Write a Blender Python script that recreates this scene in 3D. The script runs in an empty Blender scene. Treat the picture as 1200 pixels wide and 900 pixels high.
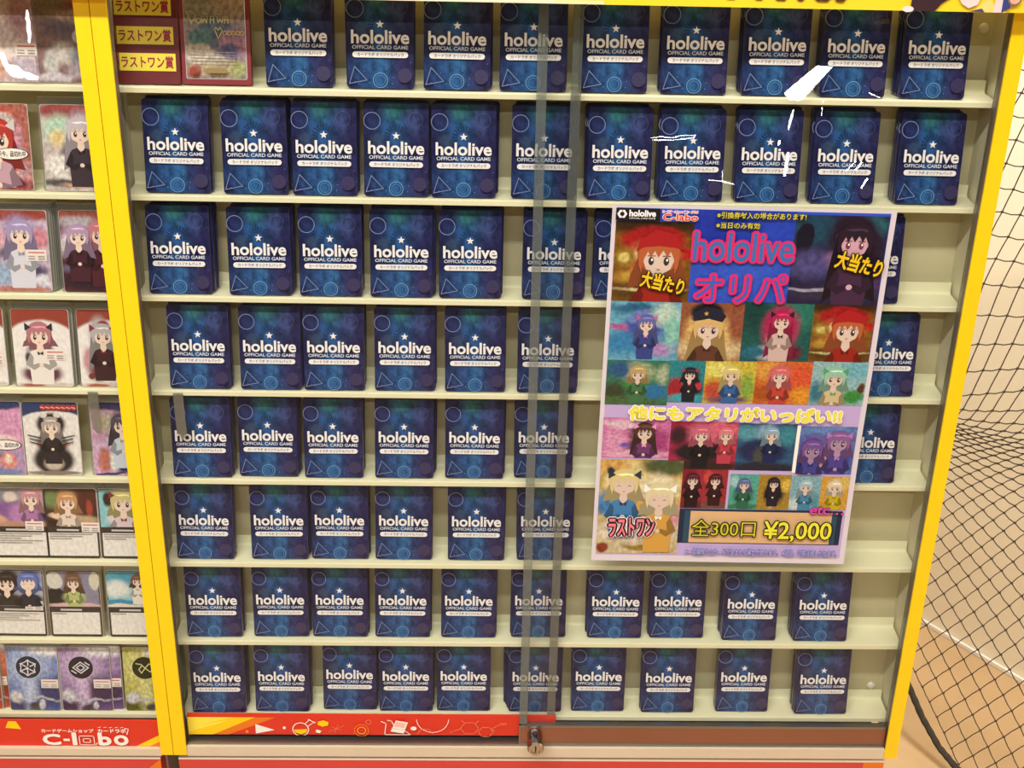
import bpy, math, random
from mathutils import Matrix, Vector
random.seed(7)
C = bpy.context.scene
COL = C.collection
Z1 = 1.34                      # height of the top shelf's lip above the floor
PITCH = 0.10966
TH = math.radians(7)           # slope of the shelves = lean of the packs
LIP = 0.0060

# ------------------------------------------------------------------ camera
cd = bpy.data.cameras.new('camera'); cam = bpy.data.objects.new('camera', cd); COL.objects.link(cam)
cd.sensor_width = 36; cd.lens = 39.94; cd.clip_start = .05
_r = (0.9996588611, -0.0168274945, 0.0199749035)
_u = (-0.0122576313, 0.3730651227, 0.9277241857)
_b = (-0.0230632136, -0.9276525479, 0.3727315903)
cam.matrix_world = Matrix(((_r[0], _u[0], _b[0], -0.0337), (_r[1], _u[1], _b[1], -1.1735),
                           (_r[2], _u[2], _b[2], 0.1612 + Z1), (0, 0, 0, 1)))
C.camera = cam

# ------------------------------------------------------------------ world, lamps, exposure
w = bpy.data.worlds.new('world'); C.world = w; w.use_nodes = True
w.node_tree.nodes['Background'].inputs[0].default_value = (1.0, .96, .90, 1)
w.node_tree.nodes['Background'].inputs[1].default_value = .10
C.view_settings.view_transform = 'Standard'; C.view_settings.look = 'None'
C.view_settings.gamma = 1; C.view_settings.use_curve_mapping = False
C.view_settings.exposure = -0.20
C.cycles.transparent_max_bounces = 24
C.cycles.sample_clamp_indirect = 4.0


def tube_lamp(x, y, z, sx, sy, power, rz=0.0, col=(1, .97, .91)):
    l = bpy.data.lights.new('ceiling_lamp', 'AREA'); l.shape = 'RECTANGLE'; l.size = sx; l.size_y = sy
    l.energy = power; l.color = col
    o = bpy.data.objects.new('ceiling_lamp', l); COL.objects.link(o); o.location = (x, y, z); o.rotation_euler.z = rz
    return o


tube_lamp(-.75, -1.30, 2.68, 1.9, .14, 66)
tube_lamp(.65, -1.30, 2.68, .9, .14, 17)
tube_lamp(-.5, -3.1, 2.68, 2.8, .14, 66)
tube_lamp(.55, .62, 2.68, .14, 1.2, 78)


# ------------------------------------------------------------------ materials
def lin(h):
    o = []
    for i in (0, 2, 4):
        c = int(h[i:i + 2], 16) / 255
        o.append(c / 12.92 if c <= .04045 else ((c + .055) / 1.055) ** 2.4)
    return (o[0], o[1], o[2], 1)


MATS = {}


def new_mat(name):
    m = bpy.data.materials.new(name); m.use_nodes = True
    nt = m.node_tree
    return m, nt, nt.nodes, nt.links, nt.nodes['Principled BSDF']


def mat(name, hexc, rough=.5, metal=0, vary=0.0, scale=30, spec=.5, coat=0, bump=0.0):
    """plain coloured surface with a little procedural unevenness"""
    if name in MATS: return MATS[name]
    m, nt, N, L, B = new_mat(name)
    B.inputs['Base Color'].default_value = lin(hexc); B.inputs['Roughness'].default_value = rough
    B.inputs['Metallic'].default_value = metal; B.inputs['Specular IOR Level'].default_value = spec
    B.inputs['Coat Weight'].default_value = coat; B.inputs['Coat Roughness'].default_value = .12
    if vary or bump:
        tc = N.new('ShaderNodeTexCoord'); nz = N.new('ShaderNodeTexNoise')
        nz.inputs['Scale'].default_value = scale; nz.inputs['Detail'].default_value = 4
        L.new(tc.outputs['Object'], nz.inputs['Vector'])
        if vary:
            hs = N.new('ShaderNodeHueSaturation'); hs.inputs['Color'].default_value = lin(hexc)
            mr = N.new('ShaderNodeMapRange'); mr.inputs[1].default_value = .3; mr.inputs[2].default_value = .7
            mr.inputs[3].default_value = 1 - vary; mr.inputs[4].default_value = 1 + vary
            L.new(nz.outputs[0], mr.inputs[0]); L.new(mr.outputs[0], hs.inputs['Value'])
            L.new(hs.outputs[0], B.inputs['Base Color'])
        if bump:
            bp = N.new('ShaderNodeBump'); bp.inputs['Strength'].default_value = bump; bp.inputs['Distance'].default_value = .002
            L.new(nz.outputs[0], bp.inputs['Height']); L.new(bp.outputs[0], B.inputs['Normal'])
    MATS[name] = m
    return m


def ink(hexc): return mat('ink_' + hexc, hexc, .45, spec=.3)


def clear_mat(name, tint, rough=.02, body=0.0, bodycol='a0a8a0', wrinkle=0.0, gloss=1.0):
    """clear sheet: see-through, fresnel reflections, optionally a little milky body"""
    if name in MATS: return MATS[name]
    m, nt, N, L, B = new_mat(name); N.remove(B); out = N['Material Output']
    t = N.new('ShaderNodeBsdfTransparent'); t.inputs[0].default_value = (*tint, 1)
    g = N.new('ShaderNodeBsdfGlossy'); g.inputs['Roughness'].default_value = rough
    f = N.new('ShaderNodeFresnel'); f.inputs['IOR'].default_value = 1.46
    mu = N.new('ShaderNodeMath'); mu.operation = 'MULTIPLY'; mu.inputs[1].default_value = gloss
    L.new(f.outputs[0], mu.inputs[0])
    mx = N.new('ShaderNodeMixShader'); L.new(mu.outputs[0], mx.inputs[0])
    if wrinkle:
        tc = N.new('ShaderNodeTexCoord'); nz = N.new('ShaderNodeTexNoise'); nz.inputs['Scale'].default_value = 28
        nz.inputs['Detail'].default_value = 3; L.new(tc.outputs['Object'], nz.inputs['Vector'])
        bp = N.new('ShaderNodeBump'); bp.inputs['Strength'].default_value = wrinkle; bp.inputs['Distance'].default_value = .004
        L.new(nz.outputs[0], bp.inputs['Height']); L.new(bp.outputs[0], g.inputs['Normal'])
    src = t
    if body:
        d = N.new('ShaderNodeBsdfDiffuse'); d.inputs[0].default_value = lin(bodycol)
        m2 = N.new('ShaderNodeMixShader'); m2.inputs[0].default_value = body
        L.new(t.outputs[0], m2.inputs[1]); L.new(d.outputs[0], m2.inputs[2]); src = m2
    L.new(src.outputs[0], mx.inputs[1]); L.new(g.outputs[0], mx.inputs[2]); L.new(mx.outputs[0], out.inputs[0])
    MATS[name] = m
    return m


def art(name, base, blobs, warp=.10, wscale=3.5, rough=.35, grain=.25, coat=0.0, dim=1.0):
    """printed picture: soft colour fields laid over each other in UV space.
    blob: (u, v, ru, rv, hex[, softness[, 'r' for a box]])"""
    if name in MATS: return MATS[name]
    m, nt, N, L, B = new_mat(name)
    B.inputs['Roughness'].default_value = rough; B.inputs['Specular IOR Level'].default_value = .4
    B.inputs['Coat Weight'].default_value = coat; B.inputs['Coat Roughness'].default_value = .08
    uv = N.new('ShaderNodeUVMap')
    nz = N.new('ShaderNodeTexNoise'); nz.inputs['Scale'].default_value = wscale; nz.inputs['Detail'].default_value = 5
    off = N.new('ShaderNodeVectorMath'); off.operation = 'ADD'
    off.inputs[1].default_value = (sum(map(ord, name)) % 17, sum(map(ord, name)) % 29, 0)
    L.new(uv.outputs[0], off.inputs[0]); L.new(off.outputs[0], nz.inputs['Vector'])
    wv = N.new('ShaderNodeVectorMath'); wv.operation = 'MULTIPLY_ADD'
    wv.inputs[1].default_value = (warp, warp, 0); L.new(nz.outputs['Color'], wv.inputs[0])
    sb = N.new('ShaderNodeVectorMath'); sb.operation = 'SUBTRACT'; sb.inputs[1].default_value = (warp / 2, warp / 2, 0)
    L.new(uv.outputs[0], sb.inputs[0]); L.new(sb.outputs[0], wv.inputs[2])
    cur = None
    for b in blobs:
        u, v, ru, rv, hx = b[:5]; soft = b[5] if len(b) > 5 else .25; box = len(b) > 6
        s = N.new('ShaderNodeVectorMath'); s.operation = 'MULTIPLY_ADD'
        s.inputs[1].default_value = (1 / ru, 1 / rv, 0); s.inputs[2].default_value = (-u / ru, -v / rv, 0)
        L.new((uv if box else wv).outputs[0], s.inputs[0])
        if box:
            ab = N.new('ShaderNodeVectorMath'); ab.operation = 'ABSOLUTE'; L.new(s.outputs[0], ab.inputs[0])
            sp = N.new('ShaderNodeSeparateXYZ'); L.new(ab.outputs[0], sp.inputs[0])
            ln = N.new('ShaderNodeMath'); ln.operation = 'MAXIMUM'
            L.new(sp.outputs[0], ln.inputs[0]); L.new(sp.outputs[1], ln.inputs[1]); lo = ln.outputs[0]
        else:
            ln = N.new('ShaderNodeVectorMath'); ln.operation = 'LENGTH'; L.new(s.outputs[0], ln.inputs[0]); lo = ln.outputs['Value']
        mr = N.new('ShaderNodeMapRange'); mr.interpolation_type = 'SMOOTHSTEP'
        mr.inputs[1].default_value = 1 - soft; mr.inputs[2].default_value = 1 + soft
        mr.inputs[3].default_value = 1; mr.inputs[4].default_value = 0; L.new(lo, mr.inputs[0])
        mx = N.new('ShaderNodeMix'); mx.data_type = 'RGBA'; mx.inputs[7].default_value = lin(hx)
        L.new(mr.outputs[0], mx.inputs[0])
        if cur is None: mx.inputs[6].default_value = lin(base)
        else: L.new(cur, mx.inputs[6])
        cur = mx.outputs[2]
    if grain:
        n2 = N.new('ShaderNodeTexNoise'); n2.inputs['Scale'].default_value = 16; n2.inputs['Detail'].default_value = 6
        L.new(off.outputs[0], n2.inputs['Vector'])
        mr = N.new('ShaderNodeMapRange'); mr.inputs[1].default_value = .35; mr.inputs[2].default_value = .65
        mr.inputs[3].default_value = dim * (1 - grain); mr.inputs[4].default_value = dim * (1 + grain); L.new(n2.outputs[0], mr.inputs[0])
        hs = N.new('ShaderNodeHueSaturation'); L.new(mr.outputs[0], hs.inputs['Value'])
        if cur is None: hs.inputs['Color'].default_value = lin(base)
        else: L.new(cur, hs.inputs['Color'])
        cur = hs.outputs[0]
    L.new(cur, B.inputs['Base Color'])
    MATS[name] = m
    return m


# ------------------------------------------------------------------ mesh builder
_TXT = {}


def glyphs(s, off=0.0):
    """outline letters as flat polygons, unit em"""
    k = (s, off)
    if k in _TXT: return _TXT[k]
    c = bpy.data.curves.new('lettering', 'FONT'); c.body = s; c.offset = off; c.resolution_u = 3
    o = bpy.data.objects.new('lettering', c); COL.objects.link(o)
    dg = bpy.context.evaluated_depsgraph_get()
    m = bpy.data.meshes.new_from_object(o.evaluated_get(dg))
    vs = [(v.co.x, v.co.y) for v in m.vertices]; fs = []
    for p in m.polygons:
        q = list(p.vertices); a = 0
        for i in range(len(q)):
            x0, y0 = vs[q[i]]; x1, y1 = vs[q[(i + 1) % len(q)]]; a += x0 * y1 - x1 * y0
        if abs(a) < 1e-9: continue
        fs.append(q if a > 0 else q[::-1])
    bpy.data.objects.remove(o); bpy.data.curves.remove(c); bpy.data.meshes.remove(m)
    xs = [v[0] for v in vs]; ys = [v[1] for v in vs]
    _TXT[k] = (vs, fs, min(xs), max(xs), min(ys), max(ys))
    return _TXT[k]


class MB:
    def __init__(s, fmap=None, step=0.0002):
        s.v = []; s.f = []; s.mi = []; s.uv = []; s.mats = []; s.fmap = fmap; s.step = step; s.layer = 0.0

    def slot(s, m):
        if m not in s.mats: s.mats.append(m)
        return s.mats.index(m)

    def poly3(s, pts, m, uv=None):
        b = len(s.v); s.v += [tuple(p) for p in pts]; n = len(pts)
        s.f.append(list(range(b, b + n))); s.mi.append(s.slot(m)); s.uv.append(uv or [(0, 0)] * n)

    def box(s, x0, x1, y0, y1, z0, z1, m):
        a = [(x0, y0, z0), (x1, y0, z0), (x1, y1, z0), (x0, y1, z0), (x0, y0, z1), (x1, y0, z1), (x1, y1, z1), (x0, y1, z1)]
        for q in ((0, 1, 5, 4), (1, 2, 6, 5), (2, 3, 7, 6), (3, 0, 4, 7), (4, 5, 6, 7), (3, 2, 1, 0)):
            s.poly3([a[i] for i in q], m)

    def tube(s, pts, r, m, n=8, closed=False):
        P = [Vector(p) for p in pts]; rings = []
        for i, p in enumerate(P):
            t = (P[min(i + 1, len(P) - 1)] - P[max(i - 1, 0)]).normalized()
            a = t.cross(Vector((.3, .2, 1)))
            if a.length < 1e-4: a = t.cross(Vector((1, 0, 0)))
            a.normalize(); b = t.cross(a); rr = r[i] if isinstance(r, (list, tuple)) else r
            base = len(s.v)
            for k in range(n):
                g = 2 * math.pi * k / n; s.v.append(tuple(p + a * (rr * math.cos(g)) + b * (rr * math.sin(g))))
            rings.append(base)
        sl = s.slot(m)
        for i in range(len(P) - 1):
            for k in range(n):
                k2 = (k + 1) % n
                s.f.append([rings[i] + k, rings[i] + k2, rings[i + 1] + k2, rings[i + 1] + k]); s.mi.append(sl); s.uv.append([(0, 0)] * 4)
        for e, rv in ((rings[0], True), (rings[-1], False)):
            q = [e + k for k in range(n)]
            s.f.append(q[::-1] if rv else q); s.mi.append(sl); s.uv.append([(0, 0)] * n)

    # ---- flat drawing in (u, v), seen from the front
    def P(s, u, v):
        if s.fmap: return s.fmap(u, v, s.layer * s.step)
        return (u, -s.layer * s.step, v)

    def rect(s, u0, v0, u1, v1, m, nv=1, nu=1):
        s.layer += 1
        for i in range(nv):
            for j in range(nu):
                a, b = i / nv, (i + 1) / nv; c, d = j / nu, (j + 1) / nu
                va, vb, ua, ub = v0 + (v1 - v0) * a, v0 + (v1 - v0) * b, u0 + (u1 - u0) * c, u0 + (u1 - u0) * d
                s.poly3([s.P(ua, va), s.P(ub, va), s.P(ub, vb), s.P(ua, vb)], m, [(c, a), (d, a), (d, b), (c, b)])

    def poly(s, pts, m):
        s.layer += 1; s.poly3([s.P(*p) for p in pts], m)

    def disc(s, u, v, ru, rv, m, n=28):
        s.poly([(u + ru * math.cos(2 * math.pi * k / n), v + rv * math.sin(2 * math.pi * k / n)) for k in range(n)], m)

    def pill(s, u0, v0, u1, v1, m, n=8):
        r = (v1 - v0) / 2; c = (v0 + v1) / 2
        s.poly([(u1 - r + r * math.cos(a), c + r * math.sin(a)) for a in [math.pi * (k / n - .5) for k in range(n + 1)]] +
               [(u0 + r + r * math.cos(a), c + r * math.sin(a)) for a in [math.pi * (k / n + .5) for k in range(n + 1)]], m)

    def ring(s, u, v, r, wd, m, n=30, a0=0, a1=2 * math.pi):
        s.layer += 1
        for k in range(n):
            a = a0 + (a1 - a0) * k / n; b = a0 + (a1 - a0) * (k + 1) / n
            s.poly3([s.P(u + (r - wd) * math.cos(a), v + (r - wd) * math.sin(a)), s.P(u + r * math.cos(a), v + r * math.sin(a)),
                     s.P(u + r * math.cos(b), v + r * math.sin(b)), s.P(u + (r - wd) * math.cos(b), v + (r - wd) * math.sin(b))], m)

    def line(s, pts, wd, m, closed=False):
        s.layer += 1
        if closed: pts = list(pts) + [pts[0]]
        for (a, b), (c, d) in zip(pts, pts[1:]):
            l = math.hypot(c - a, d - b) or 1e-9; tx, ty = (c - a) / l * wd / 2, (d - b) / l * wd / 2
            a, b, c, d = a - tx, b - ty, c + tx, d + ty
            s.poly3([s.P(a + ty, b - tx), s.P(c + ty, d - tx), s.P(c - ty, d + tx), s.P(a - ty, b + tx)], m)

    def star(s, u, v, r, m):
        p = [(u + (r if k % 2 == 0 else r * .42) * math.sin(math.pi * k / 5), v + (r if k % 2 == 0 else r * .42) * math.cos(math.pi * k / 5)) for k in range(10)]
        s.layer += 1
        for k in range(0, 10, 2): s.poly3([s.P(*q) for q in (p[k], p[k - 1], (u, v), p[(k + 1) % 10])], m)

    def text(s, t, u0, v0, u1, v1, m, off=0.0, rot=0.0, shear=0.0, ref=None):
        """letters filling the box u0..u1, v0..v1; ref keeps the box of the unthickened letters"""
        dil = None
        if off > .045: dil, off = off * (v1 - v0) * .9, 0.0      # a wide outline: the letters spread sideways all round
        vs, fs, ax, bx, ay, by = glyphs(t, off)
        _, _, rx0, rx1, ry0, ry1 = glyphs(t, 0.0 if ref is None else ref)
        sx = (u1 - u0) / (rx1 - rx0); sy = (v1 - v0) / (ry1 - ry0)
        cu, cv = (u0 + u1) / 2, (v0 + v1) / 2; c, sn = math.cos(rot), math.sin(rot)
        s.layer += 1; sl = s.slot(m)
        sh = [(0, 0)] if dil is None else [(dil * math.cos(k * math.pi / 5), dil * math.sin(k * math.pi / 5)) for k in range(10)]
        for du, dv in sh:
            if dil: s.layer += .03
            b = len(s.v)
            for x, y in vs:
                px, py = u0 + (x - rx0) * sx - cu, v0 + (y - ry0) * sy - cv; px += shear * py
                s.v.append(s.P(cu + px * c - py * sn + du, cv + px * sn + py * c + dv))
            for q in fs: s.f.append([b + i for i in q]); s.mi.append(sl); s.uv.append([(0, 0)] * len(q))

    def outlined(s, t, u0, v0, u1, v1, fill, edge, off=0.02, eoff=.07, **k):
        s.text(t, u0, v0, u1, v1, edge, off=eoff, **k); s.text(t, u0, v0, u1, v1, fill, off=off, **k)

    def mesh(s, name):
        me = bpy.data.meshes.new(name); me.from_pydata(s.v, [], s.f)
        for m in s.mats: me.materials.append(m)
        me.polygons.foreach_set('material_index', s.mi)
        ul = me.uv_layers.new(name='UVMap'); flat = []
        for q in s.uv:
            for a in q: flat += a
        ul.data.foreach_set('uv', flat); me.update()
        return me

    def build(s, name, parent=None, loc=(0, 0, 0), bevel=0.0):
        o = bpy.data.objects.new(name, s.mesh(name)); COL.objects.link(o); o.location = loc
        if parent: o.parent = parent
        if bevel:
            bv = o.modifiers.new('bevel', 'BEVEL'); bv.width = bevel; bv.segments = 2; bv.limit_method = 'ANGLE'
        return o


def tag(o, label, cat, group=None):
    o['label'] = label; o['category'] = cat
    if group: o['group'] = group
    return o


def thing(name, label, cat, loc=(0, 0, 0), rot=(0, 0, 0), group=None):
    o = bpy.data.objects.new(name, None); COL.objects.link(o); o.location = loc; o.rotation_euler = rot
    o.empty_display_size = .02
    return tag(o, label, cat, group)


def struct(o): o['kind'] = 'structure'; return o


def bust(mb, x0, z0, x1, z1, cx, cz, s, hair, cloth, skin='f4dac8', length=1.1, eye='3c2c30', ribbon=None, shut=False, arms=True):
    """plain generic figure drawn with flat shapes, kept inside the picture's box; s = head height"""
    cl = lambda q: (min(max(q[0], x0), x1), min(max(q[1], z0), z1))
    T = lambda pts: [cl((cx + a * s, cz + b * s)) for a, b in pts]

    def pg(pts, c_):
        q = T(pts)
        if max(a for a, _ in q) - min(a for a, _ in q) > 1e-5 and max(b for _, b in q) - min(b for _, b in q) > 1e-5: mb.poly(q, ink(c_))
    el = lambda a, b, ra, rb, n=20: [(a + ra * math.cos(2 * math.pi * k / n), b + rb * math.sin(2 * math.pi * k / n)) for k in range(n)]
    dk = ''.join('%02x' % int(int(hair[i:i + 2], 16) * .72) for i in (0, 2, 4)); dc = ''.join('%02x' % int(int(cloth[i:i + 2], 16) * .7) for i in (0, 2, 4))
    L_ = length
    pg([(-.50, .25), (-.62, -.2), (-.72, -.5 * L_), (-.80, -.95 * L_), (-.52, -.85 * L_), (-.45, -1.1 * L_), (-.2, -.7), (.2, -.7), (.42, -1.12 * L_), (.55, -.86 * L_), (.84, -.92 * L_), (.70, -.45 * L_), (.62, -.15), (.50, .25)], dk)
    pg(el(0, .12, .58, .54), hair)
    pg([(-.12, -.35), (-.14, -.62), (-.42, -.74), (-.56, -1.1), (-.50, -2.3), (.50, -2.3), (.56, -1.1), (.42, -.74), (.14, -.62), (.12, -.35)], cloth)
    pg([(-.12, -.3), (-.16, -.64), (0, -.86), (.16, -.64), (.12, -.3)], skin)
    if arms:
        pg([(-.46, -.8), (-.72, -1.35), (-.35, -1.62), (-.05, -1.42), (-.10, -1.28), (-.38, -1.36), (-.34, -1.0)], dc)
        pg([(.46, -.8), (.34, -1.0), (.38, -1.36), (.10, -1.28), (.05, -1.42), (.35, -1.62), (.72, -1.35)], dc)
        pg(el(0, -1.38, .10, .09, 10), skin)
    pg([(-.40, .12), (-.41, -.08), (-.32, -.30), (-.10, -.44), (0, -.46), (.10, -.44), (.32, -.30), (.41, -.08), (.40, .12), (.2, .3), (-.2, .3)], skin)
    for q in (-.20, .20):
        if shut: pg([(q - .10, -.10), (q, -.06), (q + .10, -.10), (q, -.03)], eye)
        else: pg(el(q, -.08, .075, .115, 12), eye); pg(el(q + .02, -.045, .03, .04, 8), 'f4f0f0'); pg([(q - .11, .05), (q + .11, .05), (q + .10, .075), (q - .10, .075)], dk)
    pg([(-.06, -.29), (.06, -.29), (0, -.33)], 'b86a60')
    pg([(-.54, .30), (-.53, -.18), (-.44, -.42), (-.40, -.02), (-.30, .20), (-.22, .02), (-.12, .22), (-.02, .03), (.10, .23), (.22, .04), (.30, .21), (.40, -.02), (.44, -.42), (.53, -.18), (.54, .30), (.30, .58), (-.30, .58)], hair)
    pg([(-.34, .42), (-.1, .36), (.16, .40), (.36, .34), (.3, .44), (.05, .47)], ''.join('%02x' % min(255, int(int(hair[i:i + 2], 16) * 1.2 + 22)) for i in (0, 2, 4)))
    if ribbon:
        pg([(-.62, .62), (-.34, .40), (-.62, .24)], ribbon); pg([(.62, .62), (.34, .40), (.62, .24)], ribbon)
    pg([(-.14, -.72), (0, -.80), (.14, -.72), (.11, -.90), (0, -.82), (-.11, -.90)], ribbon or dc)


def slab(w_, h_, t_, r, m_front, m_side, cx=0.0, z0=0.0, nr=4, ed=.0006):
    """upright sheet with rounded corners: front at y=0, thickness towards +y, UV over the front"""
    mb = MB(); o = []
    for (sx, sz, a0) in ((1, 0, -90), (1, 1, 0), (-1, 1, 90), (-1, 0, 180)):
        ox = sx * (w_ / 2 - r); oz = (h_ - r) if sz else r
        for k in range(nr + 1):
            a = math.radians(a0 + 90 * k / nr); o.append((ox + r * math.cos(a), oz + r * math.sin(a)))
    n = len(o); ins = []
    for (x, z) in o:
        ins.append((x * (1 - 2 * ed / w_), h_ / 2 + (z - h_ / 2) * (1 - 2 * ed / h_)))
    uvf = lambda q: (q[0] / w_ + .5, q[1] / h_)
    mb.poly3([(cx + x, 0, z0 + z) for x, z in ins], m_front, [uvf(q) for q in ins])
    for k in range(n):
        j = (k + 1) % n
        mb.poly3([(cx + ins[k][0], 0, z0 + ins[k][1]), (cx + o[k][0], ed, z0 + o[k][1]), (cx + o[j][0], ed, z0 + o[j][1]), (cx + ins[j][0], 0, z0 + ins[j][1])][::-1], m_side)
        mb.poly3([(cx + o[k][0], ed, z0 + o[k][1]), (cx + o[k][0], t_, z0 + o[k][1]), (cx + o[j][0], t_, z0 + o[j][1]), (cx + o[j][0], ed, z0 + o[j][1])][::-1], m_side)
    mb.poly3([(cx + x, t_, z0 + z) for x, z in o][::-1], m_side)
    return mb


# ------------------------------------------------------------------ room shell
WD = Vector((.518, -.855, 0)); WN = Vector((-.855, -.518, 0)); W0 = Vector((1.0026, 1.0912, 0))
floor_m = mat('vinyl_floor', 'bd9c72', .5, vary=.05, scale=6)
wall_m = mat('cream_wall', 'f3e6cb', .75, vary=.02, scale=4)
mb = MB(); mb.box(-3.2, 3.6, -4.0, 3.2, -.05, 0, floor_m); struct(mb.build('floor'))
mb = MB()
a = W0 - WD * 2.2; b = W0 + WD * 2.6; c = b - WN * .1; d = a - WN * .1
for z0, z1, q in ((0, 2.75, (a, b, c, d)),):
    lo = [(p.x, p.y, z0) for p in q]; hi = [(p.x, p.y, z1) for p in q]
    for i in range(4):
        j = (i + 1) % 4; mb.poly3([lo[i], lo[j], hi[j], hi[i]], wall_m)
    mb.poly3(hi, wall_m); mb.poly3(lo[::-1], wall_m)
struct(mb.build('wall_right'))
mb = MB(); bm_ = mat('pale_metal_trim', 'f2ecdf', .3, metal=.1)
q = [a + WN * .001, b + WN * .001, b + WN * .008, a + WN * .008]
lo = [(p.x, p.y, .001) for p in q]; hi = [(p.x, p.y, .010) for p in q]
for i in range(4):
    j = (i + 1) % 4; mb.poly3([lo[i], lo[j], hi[j], hi[i]][::-1], bm_)
mb.poly3(hi[::-1], bm_)
struct(mb.build('baseboard_right'))
mb = MB(); mb.box(-3.2, 3.6, -4.0, 3.2, 2.75, 2.8, mat('ceiling_board', 'e9e5da', .8, vary=.02)); struct(mb.build('ceiling'))

# ------------------------------------------------------------------ cabinets
cream = mat('cream_painted_steel', 'f2efca', .45, vary=.02, scale=14)
cream_back = mat('cream_back_board', 'd4cca4', .6, vary=.035, scale=22)
jamb_m = mat('jamb_steel', '746c5c', .45, vary=.03)
ledge_m = mat('ledge_laminate', 'dccbb2', .45, vary=.02)
yellow = mat('yellow_edging', 'ffd60f', .42, vary=.02, scale=40, bump=.03)
side_m = mat('side_panel_steel', 'd5cfb2', .5, vary=.03)
steel = mat('dull_steel', '8d8a84', .3, metal=.85)
dark = mat('dark_slot', '2b2622', .6)
glass = clear_mat('clear_acrylic', (.992, .996, .992), .015, gloss=.25)
edge_clear = clear_mat('clear_edge_profile', (.78, .81, .80), .12, body=.20, bodycol='a8b0aa', gloss=1.2)
strip_red = mat('printed_red', 'dd3420', .38, vary=.03, scale=20)
base_red = mat('base_red', 'd8433c', .35, vary=.03, scale=8)
orange_p = ink('ee7a22'); yel_p = ink('ffd21a'); yel2_p = ink('ffe84a'); white_p = ink('fbf3ea'); pink_p = ink('f08f6c')
bronze = mat('bronze_rail', '93604a', .34, metal=.35, vary=.04, scale=9)


def shelf(x0, x1, row, parent):
    """folded steel tray: front lip, sloping deck, raised back flange"""
    z = -(row - 1) * PITCH; pr = [(0, 0), (0, LIP - .0012), (.0004, LIP - .0004), (.0012, LIP)]
    for k in range(1, 7):
        y = .0012 + (.0305 - .0012) * k / 6; pr.append((y, LIP + y * math.tan(TH)))
    yb, zb = pr[-1]
    for k in range(1, 6):
        t = math.radians(7 + (90 - 7) * k / 5); pr.append((yb + .004 * math.sin(t - math.radians(7)), zb + .004 * (1 - math.cos(t - math.radians(7)))))
    yb, zb = pr[-1]; pr.append((yb, zb + .010))
    n = len(pr); back = []
    for i, (y, zz) in enumerate(pr):
        p0 = pr[max(i - 1, 0)]; p1 = pr[min(i + 1, n - 1)]; dx, dz = p1[0] - p0[0], p1[1] - p0[1]; l = math.hypot(dx, dz)
        back.append((y + dz / l * .001, zz - dx / l * .001))
    mb = MB()
    F = lambda x, q: (x, q[0], z + q[1])
    for i in range(n - 1):
        mb.poly3([F(x0, pr[i]), F(x1, pr[i]), F(x1, pr[i + 1]), F(x0, pr[i + 1])], cream)
        mb.poly3([F(x0, back[i + 1]), F(x1, back[i + 1]), F(x1, back[i]), F(x0, back[i])], cream)
        mb.poly3([F(x1, pr[i]), F(x1, back[i]), F(x1, back[i + 1]), F(x1, pr[i + 1])], cream)
        mb.poly3([F(x0, pr[i + 1]), F(x0, back[i + 1]), F(x0, back[i]), F(x0, pr[i])], cream)
    mb.poly3([F(x0, pr[-1]), F(x1, pr[-1]), F(x1, back[-1]), F(x0, back[-1])], cream)
    mb.poly3([F(x0, back[0]), F(x1, back[0]), F(x1, pr[0]), F(x0, pr[0])], cream)
    return mb.build('shelf', parent)


YB = .0455
ZT, ZB = .30, -.797


def carcass(root, xl, xr, jl, jr):
    """back, two sides with their yellow front edging, eight shelves, ledge"""
    mb = MB(); mb.box(xl, xr, YB, YB + .006, ZB, ZT, cream_back); mb.build('back_panel', root)
    for s, x0, x1, j in ((-1, xl - .0042, xl, jl), (1, xr, xr + .0042, jr)):
        if j is None: continue
        mb = MB(); mb.box(x0, x1, -.003, YB + .006, ZB, ZT, side_m); p = mb.build('side_panel', root)
        mb = MB(); mb.box(j[0], j[1], -.0260, -.0235, -.8035, ZT, yellow); mb.build('yellow_edging', p, bevel=.0006)
        mb = MB(); mb.box(j[0] + (.003 if s > 0 else .0004), j[1] - (.0004 if s > 0 else .003), -.0232, -.0035, -.7970, ZT, jamb_m); mb.build('jamb', p)
    for r in range(1, 9): shelf(xl + .0026, xr - .0026, r, root)


cab = thing('display_cabinet', 'shallow wall display cabinet full of blue card packs behind clear sliding doors', 'cabinet', (0, 0, Z1))
carcass(cab, -.412, .4866, (-.4164, -.4004), (.4750, .4908))
for x, z in ((.4765, .0745), (.4725, -.7455), (-.36, .0745)):
    mb = MB(); n = 16; cap = mat('white_cap', 'efe9da', .35)
    pr = [(.0052, 0), (.0052, .0012), (.0042, .0026), (.002, .0033), (0, .0035)]
    for (ra, ya), (rb, yb) in zip(pr, pr[1:]):
        for k in range(n):
            g, h = 2 * math.pi * k / n, 2 * math.pi * (k + 1) / n
            mb.poly3([(ra * math.cos(g), -ya, ra * math.sin(g)), (ra * math.cos(h), -ya, ra * math.sin(h)), (rb * math.cos(h), -yb, rb * math.sin(h)), (rb * math.cos(g), -yb, rb * math.sin(g))], cap)
    mb.build('screw_cap', cab, (x, YB, z))
mb = MB(); mb.box(-.4004, .4750, -.024, .045, -.8062, -.7922, ledge_m); mb.build('bottom_ledge', cab, bevel=.0012)
mb = MB(); mb.box(-.4004, .4750, -.0198, -.0035, -.7921, -.7890, steel); mb.build('door_track', cab)

# printed strip under the bottom shelf
SX0, SX1, SZ0, SZ1 = -.4002, .0590, -.7838, -.7524


def flatmap(y): return lambda u, v, l: (u, y - l, v)


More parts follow.
